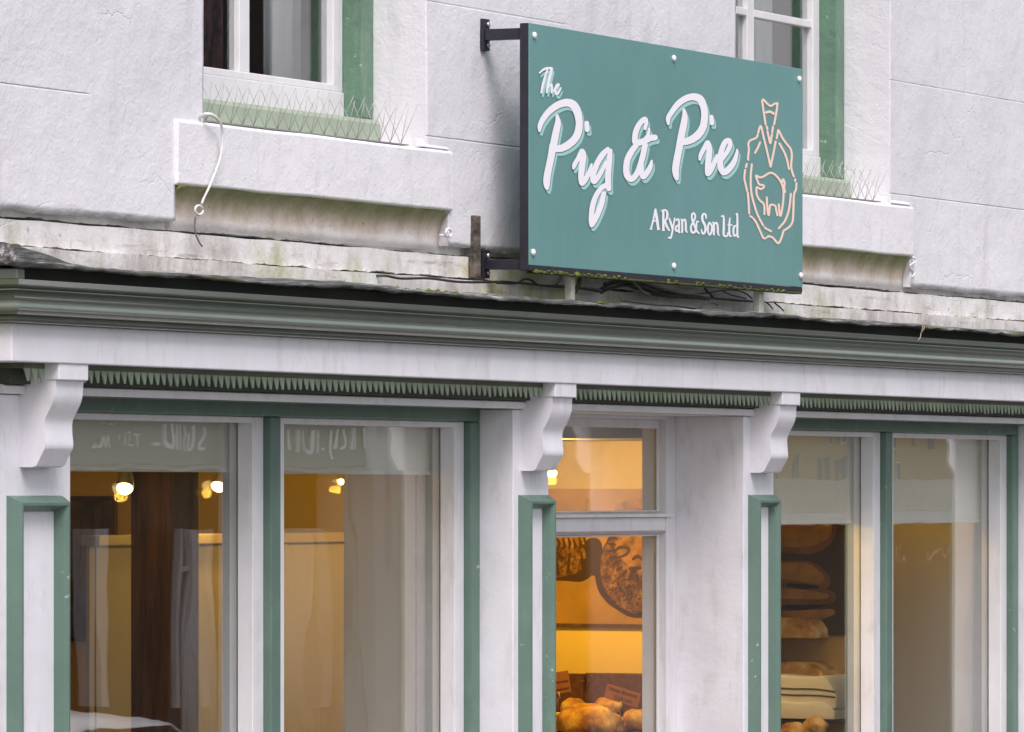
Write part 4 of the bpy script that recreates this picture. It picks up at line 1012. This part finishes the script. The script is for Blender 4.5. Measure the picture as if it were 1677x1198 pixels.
def card(px, py, wpx, hpx, rot, x, label, lines):
    y, z = atX(px, py, x); k = (x-CAMX)/CA/F; w2, h2 = wpx*k/2/CA, hpx*k/2
    t = thing('price_card', (x, y, z-h2), label, 'price card', 'price cards over the bread')
    def q(u, v): return (x, y - (u*math.cos(rot)-v*math.sin(rot)), z+u*math.sin(rot)+v*math.cos(rot))
    V = [q(-w2, -h2), q(w2, -h2), q(w2, h2), q(-w2, h2)]; V += [(a+.002, b, c_) for a, b, c_ in V]
    MB().add(V, [(0, 1, 2, 3), (7, 6, 5, 4), (0, 4, 5, 1), (1, 5, 6, 2), (2, 6, 7, 3), (3, 7, 4, 0)]).build('card', simple('brown_card', (.33, .13, .06), .8, var=.15), t)
    r0 = root_loc(t)
    for txt, u, v, sz in lines:
        if isinstance(txt, str):
            cu = bpy.data.curves.new('card_text', 'FONT'); cu.body = txt; cu.size = sz*k; cu.align_x = 'CENTER'; cu.align_y = 'CENTER'; cu.space_character = .92
            cu.materials.append(simple('card_ink', (.03, .008, .004), .7)); ot = bpy.data.objects.new('t', cu); me_ = bpy.data.meshes.new_from_object(ot); me_.materials.clear(); me_.materials.append(cu.materials[0]); ob = bpy.data.objects.new('card_text', me_); bpy.data.objects.remove(ot); col.objects.link(ob); ob.parent = t
            p = q(u*k, v*k); ob.location = Vector((p[0]-.0015, p[1], p[2]))-r0
            ob.rotation_euler = (Vector((0, 0, 0)).to_tuple()); 
            from mathutils import Matrix
            ex = Vector((0, -math.cos(rot), math.sin(rot))); ey = Vector((0, math.sin(rot), math.cos(rot))); ez = ex.cross(ey)
            ob.rotation_euler = Matrix((ex, ey, ez)).transposed().to_euler()
        else:
            mb = MB(); mb.tube([(lambda s_: (s_[0]-.001, s_[1], s_[2]))(q(a*k, b*k)) for a, b in txt], .0009, 4); mb.build('card_ink', simple('card_ink', (.03, .008, .004), .7), t)
    pb = q(0, -h2)
    MB().tube([(x, pb[1], pb[2]+.004), (x, pb[1]-.004, pb[2]-.012), (x, pb[1]+.004, pb[2]-.018), (x, pb[1], pb[2]-.05)], .0018, 6).build('holder', 'steel', t)
card(1019, 1139, 56, 24, R(-15), XP-.25, 'brown card with handwritten name and price over the right wicker tray', [('White Bloomer', 0, 5.5, 9.0), ('£2.65 each', 3, -5.5, 8.5)])
sq = lambda y0, n, a: [(-6+i*26/n, y0+a*math.sin(i*2.4)) for i in range(n+1)]
card(912, 1118, 40, 35, R(9), XP-.25, 'brown card cut off by the pilaster over the left wicker tray', [(sq(1, 14, 2), 0, 0, 0), (sq(-11, 14, 2.2), 0, 0, 0)])
# ---- right display
XQ = X(1440, -.05)
def atQ(px, py, off=0): y, z = atX(px, py, XQ); return (XQ-off, y, z)
yq0, zq0 = atX(1405, 1040, XQ); yq1, zq1 = atX(1262, 850, XQ)
MB().box(XQ, XQ+.05, .05, 3.39, .1, E+.355).build('display_wall', simple('ochre_display_wall', (.62, .42, .16), .8)).__setitem__('kind', 'structure')
lp = thing('loaf_poster', (XQ, (yq0+yq1)/2, zq0), 'dark poster of round loaves and rolled sacks beside the third pilaster', 'poster')
MB().box(XQ-.010, XQ-.0005, yq0-.02, yq1+.04, zq0, zq1+.15).build('sheet', simple('dark_printed_sheet', (.06, .035, .022), .7, var=.4, vscale=9), lp)
def Q5(x, y, r): return (1260+x/4.0216, 680+y/4.0216, r/4.0216)
def Q6(x, y, r): return (1260+x/4.0216, 930+y/4.0216, r/4.0216)
def prq(name, st, off, mat):
    vs, fs = sdf_sheet(st, 1.2); MB().add([atQ(x, y, off) for x, y in vs], fs).build(name, mat, lp, recalc=False)
og = simple('printed_gold_loaf', (.42, .22, .05), .8, var=.35, vscale=20); ob_ = simple('printed_brown_crust', (.22, .10, .05), .8, var=.4, vscale=14)
prq('printed_crust', [[Q5(30, 760, 130), Q5(250, 750, 165), Q5(330, 740, 120)], [Q5(60, 1040, 80), Q5(250, 1060, 100), Q5(340, 1090, 70)], [Q6(60, 180, 62), Q6(260, 190, 58), Q6(400, 190, 45)]], .0110, ob_)
prq('printed_loaf', [[Q5(30, 760, 90), Q5(220, 750, 120), Q5(330, 745, 90)], [Q5(60, 1020, 50), Q5(240, 1035, 62), Q5(330, 1070, 40)], [Q6(60, 165, 34), Q6(260, 175, 30), Q6(380, 185, 18)], [Q6(70, 320, 35), Q6(300, 310, 38), Q6(420, 290, 20)]], .0115, og)
prq('printed_gap', [[Q6(130, 110, 10), Q6(230, 120, 17), Q6(330, 125, 8)], [Q6(120, 250, 8), Q6(240, 258, 15), Q6(380, 245, 6)]], .0120, simple('printed_black', (.012, .008, .006), .8))
# shelves, folded tea towels and loaves below it
shq = atQ(1320, 1040)[2]
y0, y1 = yq0+.005, yq1+.3
def tray(z, label): tag(MB().box(XQ-.35, XQ-.002, y0, y1, z-.02, z).build('shelf', 'partition', bevel=.004), label, 'shelf')
def Qx(px, py, x): y, z = atX(px, py, x); return y, z
def slab(name, cat, lab, pxr, pyt, pyb, x, mat, rise=.01, group=None):   # soft rounded slab lying on a shelf
    yr, zt2 = Qx(pxr, pyt, x); yl, _ = Qx(1240, pyt, x); zb2 = Qx(pxr, pyb, x)[1]
    V = []; n = 24; Fs = []
    for i in range(n+1):
        y = yr+(yl-yr)*i/n; e = min(1, i/n*5); topz = zb2+(zt2-zb2)*(.45+.55*math.sin(e*math.pi/2)) + wob(y*3, 0, 3, rise, 77)
        for (xx, z) in ((x, zb2), (x, topz-.004), (x+.005, topz), (x+.20, topz), (x+.20, zb2)): V.append((xx, y, z))
    for i in range(n):
        for k in range(5): Fs.append((i*5+k, i*5+(k+1) % 5, i*5+5+(k+1) % 5, i*5+5+k))
    Fs += [(0, 1, 2, 3, 4), tuple(n*5+k for k in (4, 3, 2, 1, 0))]
    o = MB().add(V, Fs, True).build(name, mat, bevel=.002); tag(o, lab, cat, group); return o, (yr, yl, zb2, zt2)
towel = simple('white_cotton_towel', (.80, .74, .66), .9, bscale=500, bd=.0008)
sb = [('tan rolled loaf on the upper part of the right display', 1335, 1012, 1030), ]
slab('bread_loaf', 'bread', 'long pale topped loaf below the dark poster in the right display', 1333, 1013, 1045, XQ-.12, 'bread')
slab('bread_loaf', 'bread', 'long golden loaf just above the folded white towel', 1346, 1086, 1112, XQ-.16, 'bread')
o, (ya_, yb_, zb_, zt2_) = slab('folded_towel', 'towel', 'folded white tea towel with two dark stripes in the right display', 1369, 1108, 1160, XQ-.30, towel)
for f in (.62, .42):
    MB().tube([(XQ-.3015, ya_+.003+(yb_-ya_)*i/12, zb_+(zt2_-zb_)*f*(.85+.15*min(1, i/3))+wob(i*.5, 0, 1, .003, 5)) for i in range(13)], .0022, 5).build('stripe', simple('dark_stripe', (.08, .06, .06), .8), o)
o, b_ = slab('folded_towel', 'towel', 'second white tea towel folded under the striped one', 1366, 1150, 1178, XQ-.31, towel)
for k, (px, py, r_) in enumerate(((1335, 1190, 20), (1300, 1200, 22))): loaf(px, py, r_, XQ-.36, ('round crusty loaf below the folded towels', 'round loaf at the bottom left of the right display')[k], .8)
zs_ = Qx(1320, 1180, XQ-.3)[1]
tag(MB().box(XQ-.27, XQ-.002, y0+.02, y1, zs_-.012, zs_-.001).build('shelf', 'shopfloor', bevel=.003), 'wooden shelf under the folded towels', 'shelf')
zs_ = Qx(1320, 1112, XQ-.2)[1]
tag(MB().box(XQ-.09, XQ-.002, y0+.02, y1, zs_-.012, zs_-.001).build('shelf', 'shopfloor', bevel=.003), 'wooden shelf under the golden loaf', 'shelf')
spotlight(1240, 760, .15, 'unseen lit spotlight added behind the third pilaster to brighten the right display', size=.016, watts=1.2)  # added lamp, out of sight, lights the loaf display
spotlight(1470, 760, .12, 'unseen lit spotlight added behind the blind to warm the rightmost pane', aim=(.45, -.2, -.7), size=.016, watts=.9)  # added lamp, out of sight, warms the side panel

# ================================================================= ACROSS THE STREET (seen reflected in the glass)
GY = -.0473
def rf(px, py, y): return at(px, py, -(2*GY-y))
OY = -8.0
oh = thing('opposite_shop', (rf(350, 800, OY)[0], OY, .12), 'white shop across the street with a lettered fascia and dark windows', 'shop')
a0, a1 = rf(-400, 800, OY)[0], rf(1180, 800, OY)[0]
wx0, wx1 = rf(80, 800, OY)[0], rf(575, 800, OY)[0]
zf0, zf1 = rf(300, 768, OY)[1], rf(300, 640, OY)[1]
OPW = render_wall('opposite_white_wall', (.70, .68, .66))
MB().box(a0, wx0, OY-.3, OY, .1, 3.2).box(wx1, a1, OY-.3, OY, .1, 3.2).box(wx0, wx1, OY-.3, OY, zf0, 3.2).build('wall', OPW, oh)
MB().box(a0, a1, OY-.3, OY, 3.201, 5.4).build('upper_wall', bricks('dark_brick', (.10, .065, .055), (.075, .05, .045), (.09, .08, .075)), oh)
MB().box(a0, a1, OY-6, OY-.31, .1, .2).box(a0, a1, OY-6, OY-5.8, .2, 5.4).box(a0, a1, OY-6, OY+.15, 5.41, 5.6).build('shell', 'beam', oh)
MB().box(wx0, wx1, OY-.3, OY, .1, .7).build('stall_riser', simple('dark_stall_riser', (.03, .028, .026), .6), oh)
MB().box(wx0-.1, wx1+.1, OY+.001, OY+.06, zf0+.02, zf1).build('fascia', simple('grey_fascia', (.20, .18, .16), .5), oh, bevel=.01)
MB().box(wx0, wx1, OY-.2, OY-.19, .7, zf0).build('pane', simple('dark_shop_pane', (.018, .016, .016), .5), oh)
MB().box(rf(830, 0, OY)[0], a1-.02, OY+.001, OY+.012, .12, rf(1000, 852, OY)[1]).build('door', simple('added_dark_sheet', (.018, .012, .010), .6), oh)  # dark sheet added to keep the white wall's reflection off the door glass
mb = MB()
for p0, p1 in ((158, 171), (283, 291), (318, 330), (430, 440), (520, 540)):
    mb.box(rf(p0, 800, OY-.1)[0], rf(p1, 800, OY-.1)[0], OY-.18, OY-.08, rf(p0, 1160, OY)[1], rf(p0, 868, OY)[1])
mb.box(rf(291, 0, OY-.1)[0], rf(318, 0, OY-.1)[0], OY-.16, OY-.10, rf(300, 940, OY)[1], rf(300, 932, OY)[1])
mb.build('window_frame', 'white2', oh)
mb = MB()
for p0, p1, dd in ((590, 640, .10), (655, 690, .16), (760, 800, .2)):
    mb.box(rf(p0, 800, OY)[0], rf(p1, 800, OY)[0], OY+.001, OY+dd, .12, 3.1)
mb.build('pier', 'sillwhite', oh, bevel=.01)
def zz(ox, oy, sc, sts): return [[(ox+x/sc, oy+y/sc, r/sc) for x, y, r in s_] for s_ in sts]
L1 = zz(100, 660, 4.99, [[(750,325,14),(752,328,14)], [(805,170,10),(808,300,14),(835,350,16),(860,300,12),(858,170,10)], [(900,170,9),(892,330,14),(896,360,8)], [(935,170,9),(932,360,10)],
   [(1000,180,10),(1015,240,12),(985,300,12),(1010,370,12)], [(1060,240,12),(1055,350,14),(1085,370,12),(1105,300,14),(1108,170,12)], [(1190,190,14),(1205,250,16),(1165,320,16),(1170,370,14),(1215,370,12)],
   [(350,165,6),(352,167,6)], [(420,165,6),(422,167,6)], [(480,165,6),(482,167,6)], [(330,350,8),(350,270,8),(370,350,8),(395,260,8),(410,355,8)], [(455,250,7),(455,350,7)], [(490,250,6),(545,250,6),(500,345,6),(570,350,6)], [(600,255,6),(660,255,6)], [(635,255,8),(635,350,8)]])
L2 = zz(400, 640, 2.1475, [[(150,135,5),(152,200,6)], [(180,135,5),(180,205,6)], [(205,135,5),(210,190,6),(235,205,6),(240,135,5)], [(262,135,5),(262,205,5)], [(285,195,5),(287,197,5)], [(305,135,5),(312,200,6),(325,235,4)], [(330,135,5),(328,195,6)], [(365,140,7),(380,185,7),(350,200,5)], [(410,135,6),(410,200,7)], [(440,135,6),(440,200,7)], [(470,135,6),(470,205,7)]])
vs, fs = sdf_sheet(L1+L2, .9)
MB().add([(rf(x, y, OY+.07)[0], OY+.066, rf(x, y, OY+.07)[1]) for x, y in vs], fs).build('fascia_lettering', simple('white_fascia_letters', (.9, .9, .92), .5), oh, recalc=False)
curt = MB(); V = []; Fs = []; n_ = 60
for seg_ in ((345, 392), (468, 584)):
    xa_, xb_ = rf(seg_[0], 0, OY)[0], rf(seg_[1], 0, OY)[0]; zt_c, zb_c = rf(400, 868, OY)[1], .72; o0 = len(V)
    for i in range(n_):
        x = xa_+(xb_-xa_)*i/(n_-1); y = OY-.13+.02*math.sin(i*.9)+.012*math.sin(i*2.1)
        V += [(x, y, zb_c), (x, y, zt_c), (x, y-.004, zb_c), (x, y-.004, zt_c)]
    for i in range(n_-1):
        o = o0+i*4; q = o+4; Fs += [(o, q, q+1, o+1), (o+2, o+3, q+3, q+2), (o, o+2, q+2, q), (o+1, q+1, q+3, o+3)]
curt.add(V, Fs, True).build('window_curtain', simple('white_net_curtain', (.8, .78, .76), .9), oh)
# low shop further along
lb_ = thing('low_shop', (rf(1450, 800, OY)[0], OY, .12), 'low brown shop across the street with a pale band over its window', 'shop')
b0, b1 = a1+.02, rf(1900, 800, OY)[0]
zr = rf(1400, 786, OY)[1]; zw0, zw1 = rf(1400, 858, OY)[1], rf(1400, 838, OY)[1]
MB().box(b0, b1, OY-3, OY-.31, .1, .2).box(b0, b1, OY-3, OY, zw1+.002, zr).box(b0, b0+.15, OY-.3, OY, .1, zw0).box(b1-.3, b1, OY-.3, OY, .1, zw0).box(b0+.15, b1-.3, OY-.3, OY, .1, .5).box(b0, b1, OY-3, OY-2.9, .2, zw1).build('wall', simple('brown_render', (.60, .50, .41), .8, var=.2), lb_)
MB().box(b0, b1, OY-.2, OY+.08, zw0, zw1).build('pale_band', 'sillwhite', lb_)
pp = (rf(1553, 0, OY)[0], rf(1580, 0, OY)[0])
MB().box(b0+.16, b1-.31, OY-.25, OY-.2, .5, zw0-.002).build('dark_pane', simple('dark_shop_pane', (.03, .024, .02), .5), lb_)
MB().box(pp[0], pp[1], OY+.081, OY+.20, .12, rf(1560, 690, OY)[1]).build('pillar', 'sillwhite', lb_, bevel=.01)
L3 = zz(1260, 680, 4.0216, [[(860,860,6),(870,970,6)], [(905,850,6),(912,975,6)], [(975,970,6),(1000,900,9),(1030,905,6),(1060,945,9),(1100,910,8),(1140,870,6)]])
vs, fs = sdf_sheet(L3, .9)
MB().add([(rf(x, y, OY-.1)[0], OY-.1, rf(x, y, OY-.1)[1]) for x, y in vs], fs).build('window_lettering', simple('pink_window_letters', (.8, .55, .5), .5), lb_, recalc=False)
# far brick house
BY = -120.0
bx0, bx1 = rf(1150, 0, BY)[0], rf(1600, 0, BY)[0]
bh = thing('brick_house', ((bx0+bx1)/2, BY, 0), 'long yellow brick building far down the street with rows of dark windows', 'house')
MB().box(bx0, bx1, BY-12, BY, -.15, 8.2).build('wall', bricks('yellow_brick', (.66, .40, .13), (.56, .32, .11), (.5, .42, .3), 1.0), bh)
MB().prism_x([(BY-12.3, 8.201), (BY+.4, 8.201), (BY-6, 11.5)], bx0-.4, bx1+.4).build('roof', simple('slate', (.16, .15, .16), .7), bh)
dp_ = simple('dark_pane', (.10, .10, .13), .15)
nk = int((bx1-bx0)/4.2)
for rw, z in enumerate((.9, 3.0, 4.9, 6.7)):
    for k in range(nk):
        x = bx0+2.2+k*4.2+(1.1 if rw % 2 else 0)+random.uniform(-.5, .5)
        if x > bx1-1.5 or random.random() < .12: continue
        f = MB().box(x-.95, x+.95, BY+.001, BY+.08, z-.05, z+1.15).build('window', 'white2' if random.random() < .3 else dp_, bh)
        MB().box(x-.80, x+.80, BY+.0805, BY+.10, z+.05, z+1.05).build('pane', dp_, f)
# parked car seen in the glass
cy_ = -4.2
cxr, czr = rf(225, 1169, cy_+.7)
car = thing('parked_car', (cxr+1.5, cy_, 0), 'silver parked car whose roof shows reflected at the foot of the leftmost pane', 'car')
prof_b = [(-2.1, .35), (-2.15, .75), (-2.05, .95), (-1.2, 1.02), (1.5, 1.02), (2.0, .92), (2.15, .6), (2.1, .33)]
silver = simple('silver_car_paint', (.80, .80, .82), .18, .1)
cx0 = rf(258, 1168, cy_+.7)[0]-.12
hr = czr-.0
body = MB(); nS = 11
def car_shell(prof, ws, name, mat, x0):
    V = []; Fs = []; m = len(prof)
    for j, (yy, sc) in enumerate(ws):
        for x, z in prof: V.append((x0+x*(1-(1-sc)*.4), cy_+yy, .35+(z-.35)*sc if z > .4 else z))
    for j in range(len(ws)-1):
        for k in range(m): Fs.append((j*m+k, j*m+(k+1) % m, (j+1)*m+(k+1) % m, (j+1)*m+k))
    Fs += [tuple(range(m)), tuple((len(ws)-1)*m+k for k in reversed(range(m)))]
    return MB().add(V, Fs, True).build(name, mat, car)
car_shell(prof_b, [(-.86, .90), (-.82, .98), (-.6, 1), (.6, 1), (.82, .98), (.86, .90)], 'body', silver, cx0)
k_ = (hr-1.0)
cab_p = [(-1.15, .98), (-.75, 1.0+k_*.75), (-.75+.2, 1.0+k_*.93), (-.3, hr), (.12, hr), (.35, 1.0+k_*.93), (.7, 1.0+k_*.78), (1.6, .98)]
car_shell(cab_p, [(-.74, .93), (-.62, .99), (-.3, 1), (.3, 1), (.62, .99), (.74, .93)], 'cabin', silver, cx0)
winp = [(-1.0, 1.02), (-.68, 1.0+k_*.74), (-.4, 1.0+k_*.93), (.08, 1.0+k_*.93), (.6, 1.0+k_*.70), (1.3, 1.02)]
for sy in (-.752, .735): MB().prism_y([(cx0+x, z) for x, z in winp], cy_+sy, cy_+sy+.017).build('side_window', simple('car_glass', (.02, .02, .025), .08), car)
for wx_ in (-1.3, 1.35):
    for sy in (-.88, .68):
        t_ = MB().lathe([(.15, 0), (.30, .0), (.325, .04), (.325, .16), (.30, .2), (.15, .2)], (cx0+wx_, cy_+sy, .325), 'y', 24).build('wheel', simple('tyre', (.02, .02, .02), .8), car)
        MB().lathe([(.02, -.012), (.19, -.006), (.19, .206), (.02, .212)], (cx0+wx_, cy_+sy, .325), 'y', 16).build('rim', silver, t_)
for sy in (-.62, .42): MB().box(cx0-2.16, cx0-2.05, cy_+sy, cy_+sy+.22, .66, .80).build('headlight', 'bolt', car, bevel=.02)
